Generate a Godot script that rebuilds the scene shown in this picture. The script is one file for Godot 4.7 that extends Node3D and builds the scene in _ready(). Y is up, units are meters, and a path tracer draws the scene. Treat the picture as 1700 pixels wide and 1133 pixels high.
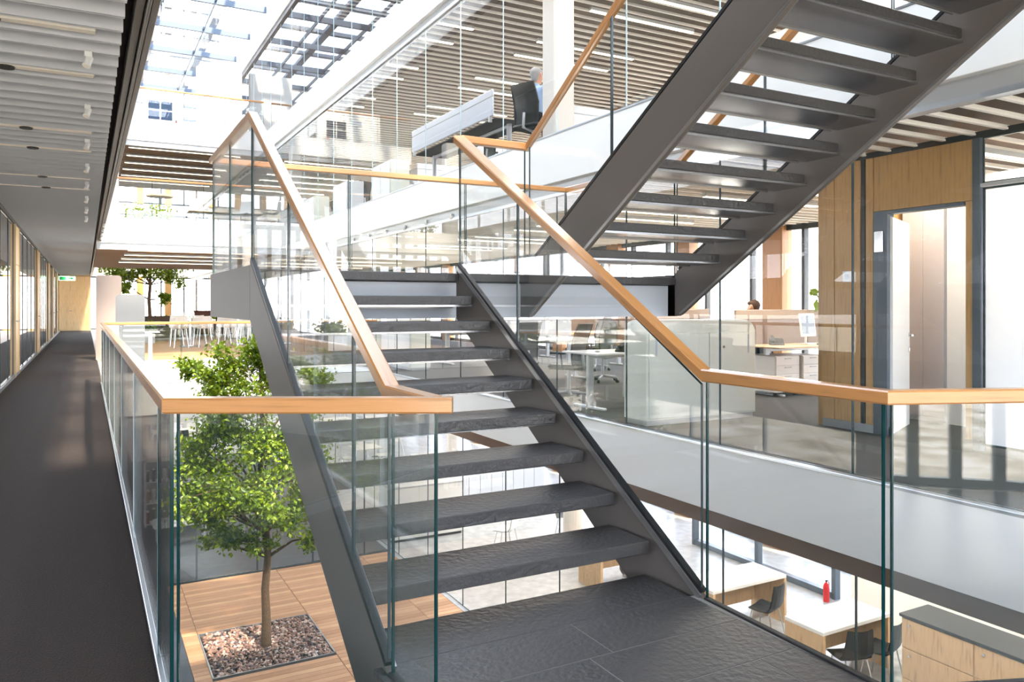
extends Node3D
# Office atrium with an open steel stair. Units are metres, y up, the corridor runs along -z.

const EYE := 1.35
const RISE := 0.177
const GOING := 0.2903
const STOREY := 3.54
const XE := 0.245      # edge of the corridor floor
const XA := 5.315      # edge of the office floors across the atrium
const XF := 12.2       # facade behind those offices
const XL := -1.18      # glazed wall of the corridor
const ZN := 1.6        # near facade, behind the camera
const ZF := -48.6      # far facade

var M := {}
var names := {}
var rng := RandomNumberGenerator.new()


func _ready() -> void:
	rng.seed = 4711
	# ---- camera -------------------------------------------------------
	var cam := Camera3D.new()
	cam.name = "camera"
	cam.projection = Camera3D.PROJECTION_FRUSTUM
	cam.near = 0.05
	cam.far = 400.0
	cam.size = 2.0 * 0.05 * 566.5 / 1295.0
	cam.frustum_offset = Vector2(0.0, -0.05 * 59.5 / 1295.0)
	cam.position = Vector3(0, EYE, 0)
	cam.rotation_degrees = Vector3(0, -28.67, 0)
	add_child(cam)
	cam.current = true
	# ---- sky, sun, exposure -------------------------------------------
	var env := Environment.new()
	var sm := ProceduralSkyMaterial.new()
	sm.sky_top_color = Color(0.86, 0.92, 1.0)
	sm.sky_horizon_color = Color(0.97, 0.98, 1.0)
	sm.ground_bottom_color = Color(0.72, 0.70, 0.68)
	sm.ground_horizon_color = Color(0.93, 0.93, 0.94)
	sm.sky_curve = 0.12
	sm.energy_multiplier = 1.0
	var sky := Sky.new()
	sky.sky_material = sm
	env.background_mode = Environment.BG_SKY
	env.sky = sky
	env.background_energy_multiplier = 8.0
	env.tonemap_mode = Environment.TONE_MAPPER_LINEAR
	env.tonemap_exposure = 1.27
	env.sdfgi_enabled = true
	env.ssao_enabled = true
	env.ssil_enabled = true
	var we := WorldEnvironment.new()
	we.name = "environment"
	we.environment = env
	add_child(we)
	var sun := DirectionalLight3D.new()
	sun.name = "sun"
	sun.light_energy = 5.0
	sun.light_color = Color(1.0, 0.95, 0.86)
	sun.light_angular_distance = 3.0
	sun.shadow_enabled = true
	sun.rotation_degrees = Vector3(-50, 14, 0)
	sun.sky_mode = DirectionalLight3D.SKY_MODE_LIGHT_ONLY
	add_child(sun)
	materials()
	shell()
	ceilings()
	facades()
	stair()
	balustrades()
	office_glazing()
	courtyard()
	core_block()
	corridor_side()
	office_level()
	upper_offices()
	lower_offices()
	canteen()
	cafe()
	far_levels()
	outdoors()


# =========================== mesh helpers ===============================
func st() -> SurfaceTool:
	var s := SurfaceTool.new()
	s.begin(Mesh.PRIMITIVE_TRIANGLES)
	return s


func vert(s: SurfaceTool, p: Vector3, n: Vector3, uv := Vector2.ZERO) -> void:
	s.set_normal(n)
	s.set_uv(uv)
	s.add_vertex(p)


# a triangle whose front looks along the side from which a, b, c run clockwise
func tri(s: SurfaceTool, a: Vector3, b: Vector3, c: Vector3, want := Vector3.ZERO) -> void:
	var n := (c - a).cross(b - a).normalized()
	if want != Vector3.ZERO and n.dot(want) < 0.0:
		vert(s, a, -n); vert(s, c, -n); vert(s, b, -n)
	else:
		vert(s, a, n); vert(s, b, n); vert(s, c, n)


func quad(s: SurfaceTool, a: Vector3, b: Vector3, c: Vector3, d: Vector3, want := Vector3.ZERO) -> void:
	tri(s, a, b, c, want)
	tri(s, a, c, d, want)


# box with chamfered edges
func box(s: SurfaceTool, c: Vector3, size: Vector3, bev := 0.0, b := Basis.IDENTITY) -> void:
	var h := size * 0.5
	if bev <= 0.0:
		for ax in 3:
			for sg in [-1.0, 1.0]:
				var n := Vector3.ZERO
				n[ax] = sg
				var u := Vector3.ZERO
				u[(ax + 1) % 3] = h[(ax + 1) % 3]
				var w := Vector3.ZERO
				w[(ax + 2) % 3] = h[(ax + 2) % 3]
				var o: Vector3 = n * h[ax]
				quad(s, c + b * (o - u - w), c + b * (o + u - w), c + b * (o + u + w), c + b * (o - u + w), b * n)
		return
	bev = minf(bev, 0.49 * minf(size.x, minf(size.y, size.z)))
	var pt := func(sx: float, sy: float, sz: float, ax: int) -> Vector3:
		var q := Vector3(sx * (h.x - bev), sy * (h.y - bev), sz * (h.z - bev))
		q[ax] = [sx, sy, sz][ax] * h[ax]
		return c + b * q
	for ax in 3:
		for sg in [-1.0, 1.0]:
			var n := Vector3.ZERO
			n[ax] = sg
			var k := []
			for uv in [[-1.0, -1.0], [1.0, -1.0], [1.0, 1.0], [-1.0, 1.0]]:
				var g := [0.0, 0.0, 0.0]
				g[ax] = sg
				g[(ax + 1) % 3] = uv[0]
				g[(ax + 2) % 3] = uv[1]
				k.append(pt.call(g[0], g[1], g[2], ax))
			quad(s, k[0], k[1], k[2], k[3], b * n)
	for ax in 3:
		var a1 := (ax + 1) % 3
		var a2 := (ax + 2) % 3
		for s1 in [-1.0, 1.0]:
			for s2 in [-1.0, 1.0]:
				var lo := [0.0, 0.0, 0.0]
				lo[ax] = -1.0; lo[a1] = s1; lo[a2] = s2
				var hi := lo.duplicate()
				hi[ax] = 1.0
				var n := Vector3.ZERO
				n[a1] = s1
				n[a2] = s2
				quad(s, pt.call(lo[0], lo[1], lo[2], a1), pt.call(hi[0], hi[1], hi[2], a1), pt.call(hi[0], hi[1], hi[2], a2), pt.call(lo[0], lo[1], lo[2], a2), b * n)
	for sx in [-1.0, 1.0]:
		for sy in [-1.0, 1.0]:
			for sz in [-1.0, 1.0]:
				tri(s, pt.call(sx, sy, sz, 0), pt.call(sx, sy, sz, 1), pt.call(sx, sy, sz, 2), b * Vector3(sx, sy, sz))


func span(s: SurfaceTool, lo: Vector3, hi: Vector3, bev := 0.0) -> void:
	box(s, (lo + hi) * 0.5, (hi - lo).abs(), bev)


# bar of w (level) by h (upright) from a to b
func bar(s: SurfaceTool, a: Vector3, b: Vector3, w: float, h: float, bev := 0.0) -> void:
	var d := b - a
	var z := d.normalized()
	var x := Vector3.UP.cross(z)
	x = Vector3.RIGHT if x.length() < 0.01 else x.normalized()
	box(s, (a + b) * 0.5, Vector3(w, h, d.length()), bev, Basis(x, z.cross(x), z))


# polygon (in the plane of x and y of the given frame) drawn out along its z by depth, centred
func prism(s: SurfaceTool, poly: PackedVector2Array, depth: float, t := Transform3D.IDENTITY) -> void:
	var idx := Geometry2D.triangulate_polygon(poly)
	var nz := t.basis.z.normalized()
	var f := t.basis.z * depth * 0.5
	var p := PackedVector3Array()
	for v in poly:
		p.append(t * Vector3(v.x, v.y, 0))
	for i in range(0, idx.size(), 3):
		tri(s, p[idx[i]] + f, p[idx[i + 1]] + f, p[idx[i + 2]] + f, nz)
		tri(s, p[idx[i]] - f, p[idx[i + 1]] - f, p[idx[i + 2]] - f, -nz)
	var area := 0.0
	for i in poly.size():
		area += poly[i].cross(poly[(i + 1) % poly.size()])
	for i in poly.size():
		var j := (i + 1) % poly.size()
		var e := poly[j] - poly[i]
		var out := Vector2(e.y, -e.x) * signf(area)
		quad(s, p[i] - f, p[j] - f, p[j] + f, p[i] + f, t.basis * Vector3(out.x, out.y, 0))


# round tube through points with radii
func tube(s: SurfaceTool, pts: Array, rad: Array, sides := 8, cap := true) -> void:
	var rings := []
	var x := Vector3.ZERO
	var n := pts.size()
	for i in n:
		var d: Vector3 = (pts[mini(i + 1, n - 1)] - pts[maxi(i - 1, 0)]).normalized()
		if i == 0:
			x = d.cross(Vector3.UP if absf(d.y) < 0.9 else Vector3.RIGHT).normalized()
		else:
			x = (x - d * x.dot(d)).normalized()
		var y := d.cross(x)
		var ring := []
		for k in sides:
			var a := TAU * k / sides
			ring.append([pts[i], x * cos(a) + y * sin(a), rad[mini(i, rad.size() - 1)]])
		rings.append(ring)
	for i in n - 1:
		for k in sides:
			var q := [rings[i][k], rings[i][(k + 1) % sides], rings[i + 1][(k + 1) % sides], rings[i + 1][k]]
			for o in [[0, 1, 2], [0, 2, 3]]:
				var a: Array = q[o[0]]
				var b: Array = q[o[1]]
				var c: Array = q[o[2]]
				var pa: Vector3 = a[0] + a[1] * a[2]
				var pb: Vector3 = b[0] + b[1] * b[2]
				var pc: Vector3 = c[0] + c[1] * c[2]
				if (pc - pa).cross(pb - pa).dot(a[1] + b[1] + c[1]) < 0.0:
					vert(s, pa, a[1]); vert(s, pc, c[1]); vert(s, pb, b[1])
				else:
					vert(s, pa, a[1]); vert(s, pb, b[1]); vert(s, pc, c[1])
	if cap:
		for e in [0, n - 1]:
			var out: Vector3 = (pts[0] - pts[1]) if e == 0 else (pts[n - 1] - pts[n - 2])
			var r0: Array = rings[e]
			for k in range(1, sides - 1):
				tri(s, r0[0][0] + r0[0][1] * r0[0][2], r0[k][0] + r0[k][1] * r0[k][2], r0[k + 1][0] + r0[k + 1][1] * r0[k + 1][2], out)


# profile of (radius, height) turned round the upright through c
func lathe(s: SurfaceTool, prof: Array, c: Vector3, sides := 16) -> void:
	for i in prof.size() - 1:
		var a: Vector2 = prof[i]
		var b: Vector2 = prof[i + 1]
		var e := b - a
		for k in sides:
			var t0 := TAU * k / sides
			var t1 := TAU * (k + 1) / sides
			var d0 := Vector3(cos(t0), 0, sin(t0))
			var d1 := Vector3(cos(t1), 0, sin(t1))
			var out := (d0 + d1) * e.y - Vector3.UP * e.x * 2.0
			var q := [c + d0 * a.x + Vector3.UP * a.y, c + d1 * a.x + Vector3.UP * a.y, c + d1 * b.x + Vector3.UP * b.y, c + d0 * b.x + Vector3.UP * b.y]
			if a.x > 0.0:
				tri(s, q[0], q[1], q[2], out)
			if b.x > 0.0:
				tri(s, q[0], q[2], q[3], out)


# chamfered rectangular section carried along a line with mitred corners
func rail_sweep(s: SurfaceTool, pts: Array, w: float, h: float, bev := 0.006) -> void:
	var n := pts.size()
	var sec := [Vector2(-w / 2, -h / 2 + bev), Vector2(-w / 2 + bev, -h / 2), Vector2(w / 2 - bev, -h / 2), Vector2(w / 2, -h / 2 + bev), Vector2(w / 2, h / 2 - bev), Vector2(w / 2 - bev, h / 2), Vector2(-w / 2 + bev, h / 2), Vector2(-w / 2, h / 2 - bev)]
	var frames := []
	var run := 0.0
	for i in n:
		var di: Vector3 = pts[i] - pts[maxi(i - 1, 0)]
		var d_o: Vector3 = pts[mini(i + 1, n - 1)] - pts[i]
		if i == 0: di = d_o
		if i == n - 1: d_o = di
		var a := Vector2(di.x, di.z).normalized()
		var b := Vector2(d_o.x, d_o.z).normalized()
		var m := a + b
		var side := Vector3(-a.y, 0, a.x)
		if m.length() > 0.2:
			m = m.normalized()
			side = Vector3(-m.y, 0, m.x) / maxf(0.35, m.dot(a))
		if i > 0: run += di.length()
		var fall := minf(Vector2(di.x, di.z).length() / di.length(), Vector2(d_o.x, d_o.z).length() / d_o.length())
		frames.append([pts[i], side, run, 1.0 / maxf(fall, 0.5)])
	for i in n - 1:
		var per := 0.0
		for k in sec.size():
			var k2 := (k + 1) % sec.size()
			var q := []
			for fk in [[i, k], [i, k2], [i + 1, k2], [i + 1, k]]:
				var f: Array = frames[fk[0]]
				q.append(f[0] + f[1] * sec[fk[1]].x + Vector3.UP * sec[fk[1]].y * f[3])
			var wid: float = (sec[k] as Vector2).distance_to(sec[k2])
			var nrm := ((q[2] - q[0]) as Vector3).cross(q[1] - q[0]).normalized()
			var mid: Vector3 = (q[0] + q[1] + q[2] + q[3]) * 0.25 - (frames[i][0] + frames[i + 1][0]) * 0.5
			var uvs := [Vector2(frames[i][2], per), Vector2(frames[i][2], per + wid), Vector2(frames[i + 1][2], per + wid), Vector2(frames[i + 1][2], per)]
			var order := [0, 1, 2, 0, 2, 3]
			if nrm.dot(mid) < 0.0:
				nrm = -nrm
				order = [0, 2, 1, 0, 3, 2]
			for o in order:
				vert(s, q[o], nrm, uvs[o])
			per += wid
	for e in [0, n - 1]:
		var f: Array = frames[e]
		var out: Vector3 = (pts[0] - pts[1]) if e == 0 else (pts[n - 1] - pts[n - 2])
		for k in range(1, sec.size() - 1):
			tri(s, f[0] + f[1] * sec[0].x + Vector3.UP * sec[0].y * f[3], f[0] + f[1] * sec[k].x + Vector3.UP * sec[k].y * f[3], f[0] + f[1] * sec[k + 1].x + Vector3.UP * sec[k + 1].y * f[3], out)


func ellipsoid(s: SurfaceTool, c: Vector3, r: Vector3, seg := 14, rings := 9) -> void:
	for i in rings:
		for k in seg:
			var q := []
			for ik in [[i, k], [i, k + 1], [i + 1, k + 1], [i + 1, k]]:
				var th: float = PI * ik[0] / rings
				var ph: float = TAU * ik[1] / seg
				q.append(Vector3(sin(th) * cos(ph), cos(th), sin(th) * sin(ph)))
			for o in [[0, 1, 2], [0, 2, 3]]:
				var a: Vector3 = q[o[0]]
				var b: Vector3 = q[o[1]]
				var d: Vector3 = q[o[2]]
				if a.distance_to(b) < 1e-5 or b.distance_to(d) < 1e-5 or a.distance_to(d) < 1e-5:
					continue
				var l := [a, b, d]
				if (d * r - a * r).cross(b * r - a * r).dot(a + b + d) < 0.0:
					l = [a, d, b]
				for v in l:
					vert(s, c + v * r, (v / r).normalized())


# =========================== naming helpers =============================
func numbered(called: String) -> String:
	var n: int = names.get(called, 0)
	names[called] = n + 1
	return called if n == 0 else "%s_%03d" % [called, n]


func obj(called: String, s: SurfaceTool, m: Material, parent: Node3D = null, at := Vector3.ZERO) -> MeshInstance3D:
	var o := MeshInstance3D.new()
	var mesh := s.commit()
	mesh.surface_set_material(0, m)
	o.mesh = mesh
	o.position = at
	if parent:
		o.name = called
		parent.add_child(o, true)
	else:
		o.name = numbered(called)
		add_child(o)
	return o


func inst(called: String, mesh: Mesh, parent: Node3D, t := Transform3D.IDENTITY, m: Material = null) -> MeshInstance3D:
	var o := MeshInstance3D.new()
	o.mesh = mesh
	o.name = called
	o.transform = t
	if m:
		o.material_override = m
	parent.add_child(o, true)
	return o


func made(s: SurfaceTool, m: Material) -> ArrayMesh:
	var mesh := s.commit()
	mesh.surface_set_material(0, m)
	return mesh


func thing(called: String, label: String, category: String, at := Vector3.ZERO, turn := 0.0, group := "") -> Node3D:
	var o := Node3D.new()
	o.name = numbered(called)
	add_child(o)
	o.position = at
	o.rotation.y = turn
	return tag(o, label, category, group)


func tag(o: Node3D, label: String, category: String, group := "") -> Node3D:
	o.set_meta("label", label)
	o.set_meta("category", category)
	if group:
		o.set_meta("group", group)
	return o


func struct(called: String, label: String, category: String, at := Vector3.ZERO) -> Node3D:
	var o := Node3D.new()
	o.name = numbered(called)
	add_child(o)
	o.position = at
	o.set_meta("kind", "structure")
	return tag(o, label, category)


func dup(root: Node3D, label: String, at: Vector3, turn := 0.0, group := "") -> Node3D:
	var r: Node3D = root.duplicate()
	var base := String(root.name)
	var cut := base.rfind("_")
	if cut > 0 and base.substr(cut + 1).is_valid_int():
		base = base.substr(0, cut)
	r.name = numbered(base)
	add_child(r)
	r.position = at
	r.rotation.y = turn
	return tag(r, label, root.get_meta("category"), group if group else root.get_meta("group", ""))


# a pane of glass: one clear sheet with a dark polished rim all round
func glass(parent: Node3D, corners: Array, thick := 0.02, sheet: Material = null, rim: Material = null, rim_in := 0.006, called := "glass_panel") -> MeshInstance3D:
	var s := st()
	var n: Vector3 = ((corners[1] - corners[0]) as Vector3).cross(corners[2] - corners[0]).normalized()
	for i in range(1, corners.size() - 1):
		tri(s, corners[0], corners[i], corners[i + 1])
	if sheet == null:   # both faces of a thick pane
		s = st()
		for o in [-0.35, 0.35]:
			for i in range(1, corners.size() - 1):
				tri(s, corners[0] + n * thick * o, corners[i] + n * thick * o, corners[i + 1] + n * thick * o)
	var mesh := s.commit()
	mesh.surface_set_material(0, sheet if sheet else M.glass)
	var e := st()
	var mid := Vector3.ZERO
	for p in corners:
		mid += p / corners.size()
	for i in corners.size():
		var a: Vector3 = corners[i]
		var b: Vector3 = corners[(i + 1) % corners.size()]
		var z := (b - a).normalized()
		var x := n
		var y := z.cross(x)
		if y.dot(mid - a) < 0.0:
			y = -y
			x = -x
		box(e, (a + b) * 0.5 + y * rim_in * 0.5, Vector3(thick, rim_in, a.distance_to(b)), 0.0, Basis(x, y, z))
	mesh = e.commit(mesh)
	mesh.surface_set_material(1, rim if rim else M.glass_edge)
	return inst(called, mesh, parent)


func upright(parent: Node3D, a: Vector3, b: Vector3, y0: float, y1: float, thick := 0.02, sheet: Material = null, rim: Material = null, rim_in := 0.006, called := "glass_panel") -> MeshInstance3D:
	return glass(parent, [Vector3(a.x, y0, a.z), Vector3(b.x, y0, b.z), Vector3(b.x, y1, b.z), Vector3(a.x, y1, a.z)], thick, sheet, rim, rim_in, called)


# =============================== materials ==============================
func std(called: String, c: Color, rough := 0.6, metal := 0.0) -> StandardMaterial3D:
	var m := StandardMaterial3D.new()
	m.resource_name = called
	m.albedo_color = c
	m.roughness = rough
	m.metallic = metal
	M[called] = m
	return m


func noise_tex(seed_: int, freq: float, ramp: Array, size := 512, octaves := 4, kind := FastNoiseLite.TYPE_SIMPLEX_SMOOTH) -> NoiseTexture2D:
	var f := FastNoiseLite.new()
	f.seed = seed_
	f.noise_type = kind
	f.frequency = freq
	f.fractal_octaves = octaves
	var t := NoiseTexture2D.new()
	t.width = size
	t.height = size
	t.seamless = true
	t.noise = f
	if ramp.size() > 0:
		var g := Gradient.new()
		var off := PackedFloat32Array()
		var col := PackedColorArray()
		for i in ramp.size():
			off.append(float(i) / (ramp.size() - 1))
			col.append(ramp[i])
		g.offsets = off
		g.colors = col
		t.color_ramp = g
	return t


func grain(m: StandardMaterial3D, t: Texture2D, scale: Vector3, world := false, bump: Texture2D = null, cm := 0.0) -> void:
	m.albedo_texture = t
	m.uv1_triplanar = true
	m.uv1_world_triplanar = world
	m.uv1_scale = scale
	if bump:
		m.heightmap_enabled = true
		m.heightmap_texture = bump
		m.heightmap_scale = cm


func materials() -> void:
	std("white", Color(0.90, 0.90, 0.89), 0.55)
	std("fascia", Color(0.93, 0.93, 0.92), 0.5)
	std("plaster", Color(0.86, 0.86, 0.85), 0.8)
	std("slat", Color(0.74, 0.745, 0.76), 0.45)
	std("roof_steel", Color(0.33, 0.375, 0.44), 0.5)
	std("grout", Color(0.50, 0.49, 0.47), 0.9)
	std("slat_light", Color(0.92, 0.90, 0.87), 0.5)
	std("slat_brown", Color(0.55, 0.44, 0.34), 0.5)
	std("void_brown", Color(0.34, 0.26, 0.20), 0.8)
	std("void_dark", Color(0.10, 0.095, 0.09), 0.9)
	std("steel", Color(0.365, 0.34, 0.32), 0.55, 0.0)
	std("steel_dark", Color(0.16, 0.155, 0.155), 0.4, 0.2)
	std("steel_edge", Color(0.55, 0.54, 0.53), 0.35, 0.7)
	std("tray", Color(0.60, 0.60, 0.61), 0.2, 0.8)
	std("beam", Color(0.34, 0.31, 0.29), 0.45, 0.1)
	std("channel", Color(0.74, 0.76, 0.78), 0.28, 0.8)
	std("chrome", Color(0.82, 0.83, 0.84), 0.15, 1.0)
	std("alu", Color(0.72, 0.73, 0.74), 0.4, 0.4)
	std("glass_edge", Color(0.05, 0.19, 0.19), 0.12)
	std("joint", Color(0.20, 0.25, 0.26), 0.25)
	std("joint_light", Color(0.75, 0.82, 0.83), 0.2)
	std("mullion", Color(0.33, 0.37, 0.41), 0.4, 0.2)
	std("mullion_dark", Color(0.17, 0.18, 0.19), 0.5)
	std("panel_grey", Color(0.72, 0.74, 0.77), 0.45)
	std("black", Color(0.05, 0.05, 0.055), 0.5)
	std("mesh_black", Color(0.16, 0.17, 0.17), 0.7)
	std("mesh_grey", Color(0.36, 0.38, 0.38), 0.7)
	std("plastic_white", Color(0.88, 0.88, 0.87), 0.4)
	std("cabinet", Color(0.84, 0.85, 0.81), 0.45)
	std("taupe", Color(0.47, 0.39, 0.34), 0.75)
	std("taupe_light", Color(0.66, 0.59, 0.53), 0.7)
	std("red", Color(0.75, 0.06, 0.06), 0.3)
	std("brown_leather", Color(0.36, 0.20, 0.13), 0.5)
	std("sofa", Color(0.33, 0.27, 0.22), 0.75)
	std("lilac_wood", Color(0.73, 0.715, 0.725), 0.5)
	std("partition_pink", Color(0.52, 0.47, 0.45), 0.6)
	std("partition_grey", Color(0.42, 0.43, 0.45), 0.6)
	std("screen", Color(0.06, 0.07, 0.09), 0.15)
	std("soil", Color(0.16, 0.12, 0.09), 0.95)
	std("column", Color(0.83, 0.81, 0.78), 0.7)
	std("skin", Color(0.78, 0.58, 0.47), 0.55)
	std("hair_grey", Color(0.55, 0.55, 0.56), 0.7)
	std("hair_brown", Color(0.28, 0.18, 0.10), 0.7)
	std("shirt", Color(0.62, 0.72, 0.86), 0.8)
	std("shirt_dark", Color(0.25, 0.27, 0.32), 0.8)
	std("trousers", Color(0.08, 0.08, 0.10), 0.8)
	std("paper", Color(0.92, 0.91, 0.88), 0.8)
	std("shade_blind", Color(0.95, 0.95, 0.95), 0.8)
	for c in [["book_red", Color(0.55, 0.12, 0.10)], ["book_blue", Color(0.16, 0.27, 0.45)], ["book_white", Color(0.85, 0.84, 0.80)], ["book_green", Color(0.20, 0.36, 0.22)], ["book_tan", Color(0.66, 0.52, 0.36)]]:
		std(c[0], c[1], 0.7)
	# glass
	var g := std("glass", Color(0.45, 0.75, 0.70, 0.008), 0.0)
	g.transparency = BaseMaterial3D.TRANSPARENCY_ALPHA
	g.cull_mode = BaseMaterial3D.CULL_DISABLED
	var w := std("window_glass", Color(0.6, 0.8, 0.85, 0.008), 0.0)
	w.transparency = BaseMaterial3D.TRANSPARENCY_ALPHA
	w.cull_mode = BaseMaterial3D.CULL_DISABLED
	var fr := std("frosted", Color(0.93, 0.97, 1.0, 0.92), 0.5)
	fr.backlight_enabled = true
	fr.backlight = Color(1, 1, 1)
	fr.transparency = BaseMaterial3D.TRANSPARENCY_ALPHA
	fr.cull_mode = BaseMaterial3D.CULL_DISABLED
	# lamps
	var l := std("lamp", Color(1, 0.95, 0.85), 0.5)
	l.emission_enabled = true
	l.emission = Color(1.0, 0.94, 0.82)
	l.emission_energy_multiplier = 3.0
	var l2 := std("lamp_dim", Color(0.82, 0.80, 0.77), 0.5)
	l2.emission_enabled = true
	l2.emission = Color(1.0, 0.90, 0.75)
	l2.emission_energy_multiplier = 0.12
	std("sign_green", Color(0.05, 0.45, 0.22), 0.5)
	var sg := std("sign_lamp", Color(0.85, 1.0, 0.9), 0.5)
	sg.emission_enabled = true
	sg.emission = Color(0.75, 1.0, 0.85)
	sg.emission_energy_multiplier = 1.2
	var sc := std("screen_lit", Color(0.03, 0.05, 0.1), 0.2)
	sc.emission_enabled = true
	sc.emission = Color(0.10, 0.22, 0.42)
	sc.emission_energy_multiplier = 0.8
	# wood
	var streak := noise_tex(3, 0.012, [Color(0.80, 0.80, 0.80), Color(0.97, 0.97, 0.97), Color(1, 1, 1), Color(0.88, 0.88, 0.88)], 512, 5)
	var oak := std("oak", Color(0.72, 0.50, 0.28), 0.35)
	oak.albedo_texture = streak
	oak.uv1_scale = Vector3(0.35, 7.0, 1)
	oak.clearcoat_enabled = true
	oak.clearcoat = 0.7
	oak.clearcoat_roughness = 0.16
	grain(std("veneer", Color(0.76, 0.60, 0.38), 0.4), streak, Vector3(3.0, 0.22, 3.0), true)
	grain(std("veneer_pale", Color(0.86, 0.74, 0.56), 0.45), streak, Vector3(3.0, 0.22, 3.0), true)
	grain(std("wood_orange", Color(0.68, 0.48, 0.29), 0.45), streak, Vector3(3.0, 0.22, 3.0), true)
	grain(std("wood_grey", Color(0.66, 0.62, 0.61), 0.5), streak, Vector3(3.0, 0.25, 3.0), true)
	grain(std("table_wood", Color(0.78, 0.65, 0.49), 0.5), streak, Vector3(3.0, 0.3, 3.0), true)
	var tones := [Color(0.74, 0.55, 0.40), Color(0.78, 0.59, 0.44), Color(0.70, 0.51, 0.36), Color(0.81, 0.63, 0.47)]
	for i in 4:
		grain(std("deck_%d" % i, tones[i], 0.5), streak, Vector3(0.25, 4.0, 4.0), true)
	var parquet := std("parquet", Color(0.78, 0.60, 0.40), 0.45)
	grain(parquet, streak, Vector3(0.25, 4.0, 4.0), true)
	# carpet, stone
	var fine := noise_tex(11, 0.22, [Color(0.55, 0.55, 0.55), Color(1, 1, 1)], 512, 3)
	var broad := noise_tex(12, 0.02, [Color(0.82, 0.82, 0.82), Color(1, 1, 1)], 512, 4)
	var carpet := std("carpet", Color(0.235, 0.18, 0.15), 0.95)
	grain(carpet, fine, Vector3(0.9, 0.9, 0.9), true, fine, 0.8)
	var carpet2 := std("carpet_office", Color(0.33, 0.315, 0.31), 0.95)
	grain(carpet2, fine, Vector3(1.1, 1.1, 1.1), true, fine, 0.25)
	var pale := std("floor_pale", Color(0.74, 0.75, 0.76), 0.35)
	grain(pale, broad, Vector3(0.4, 0.4, 0.4), true)
	var grey := std("floor_grey", Color(0.25, 0.285, 0.33), 0.55)
	grain(grey, broad, Vector3(0.4, 0.4, 0.4), true)
	var rough_stone := noise_tex(21, 0.035, [], 512, 5)
	var speck := noise_tex(23, 0.35, [Color(0.70, 0.71, 0.74), Color(0.86, 0.86, 0.87), Color(1, 1, 1)], 512, 2)
	for i in 3:
		var t := std("stone_%d" % i, [Color(0.262, 0.252, 0.246), Color(0.276, 0.264, 0.256), Color(0.252, 0.245, 0.242)][i], 0.4)
		grain(t, speck, Vector3(1.3, 1.3, 1.3), true, rough_stone, 0.26)
		t.uv1_scale = Vector3(1.3, 1.3, 1.3)
	# plants
	for i in 3:
		var f := std("leaf_%d" % i, [Color(0.34, 0.44, 0.05), Color(0.46, 0.54, 0.07), Color(0.22, 0.32, 0.04)][i], 0.5)
		f.cull_mode = BaseMaterial3D.CULL_DISABLED
		f.backlight_enabled = true
		f.backlight = Color(0.42, 0.46, 0.06)
	var bark := std("bark", Color(0.47, 0.38, 0.30), 0.9)
	grain(bark, noise_tex(31, 0.05, [Color(0.6, 0.6, 0.6), Color(1, 1, 1)], 256, 4), Vector3(5, 1.5, 5))
	var earth := std("earth", Color(0.93, 0.91, 0.88), 0.95)
	grain(earth, noise_tex(41, 0.015, [Color(0.62, 0.58, 0.50), Color(0.85, 0.82, 0.76), Color(1, 1, 1)], 512, 5), Vector3(0.05, 0.05, 0.05), true)
	var st_ := std("pebble", Color(1, 1, 1), 0.7)
	st_.vertex_color_use_as_albedo = true


# ================================ shell =================================
# slab whose outline is given in x and z, top at y
func slab(parent: Node3D, called: String, outline: Array, y: float, thick: float, m: Material) -> MeshInstance3D:
	var poly := PackedVector2Array()
	for p in outline:
		poly.append(Vector2(p.x, -p.y))
	var s := st()
	prism(s, poly, thick, Transform3D(Basis(Vector3.RIGHT, Vector3(0, 0, -1), Vector3.UP), Vector3(0, y - thick * 0.5, 0)))
	return obj(called, s, m, parent)


func slab_box(parent: Node3D, called: String, x0: float, x1: float, z0: float, z1: float, y: float, thick: float, m: Material) -> MeshInstance3D:
	var s := st()
	span(s, Vector3(x0, y - thick, z0), Vector3(x1, y, z1))
	return obj(called, s, m, parent)


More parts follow.
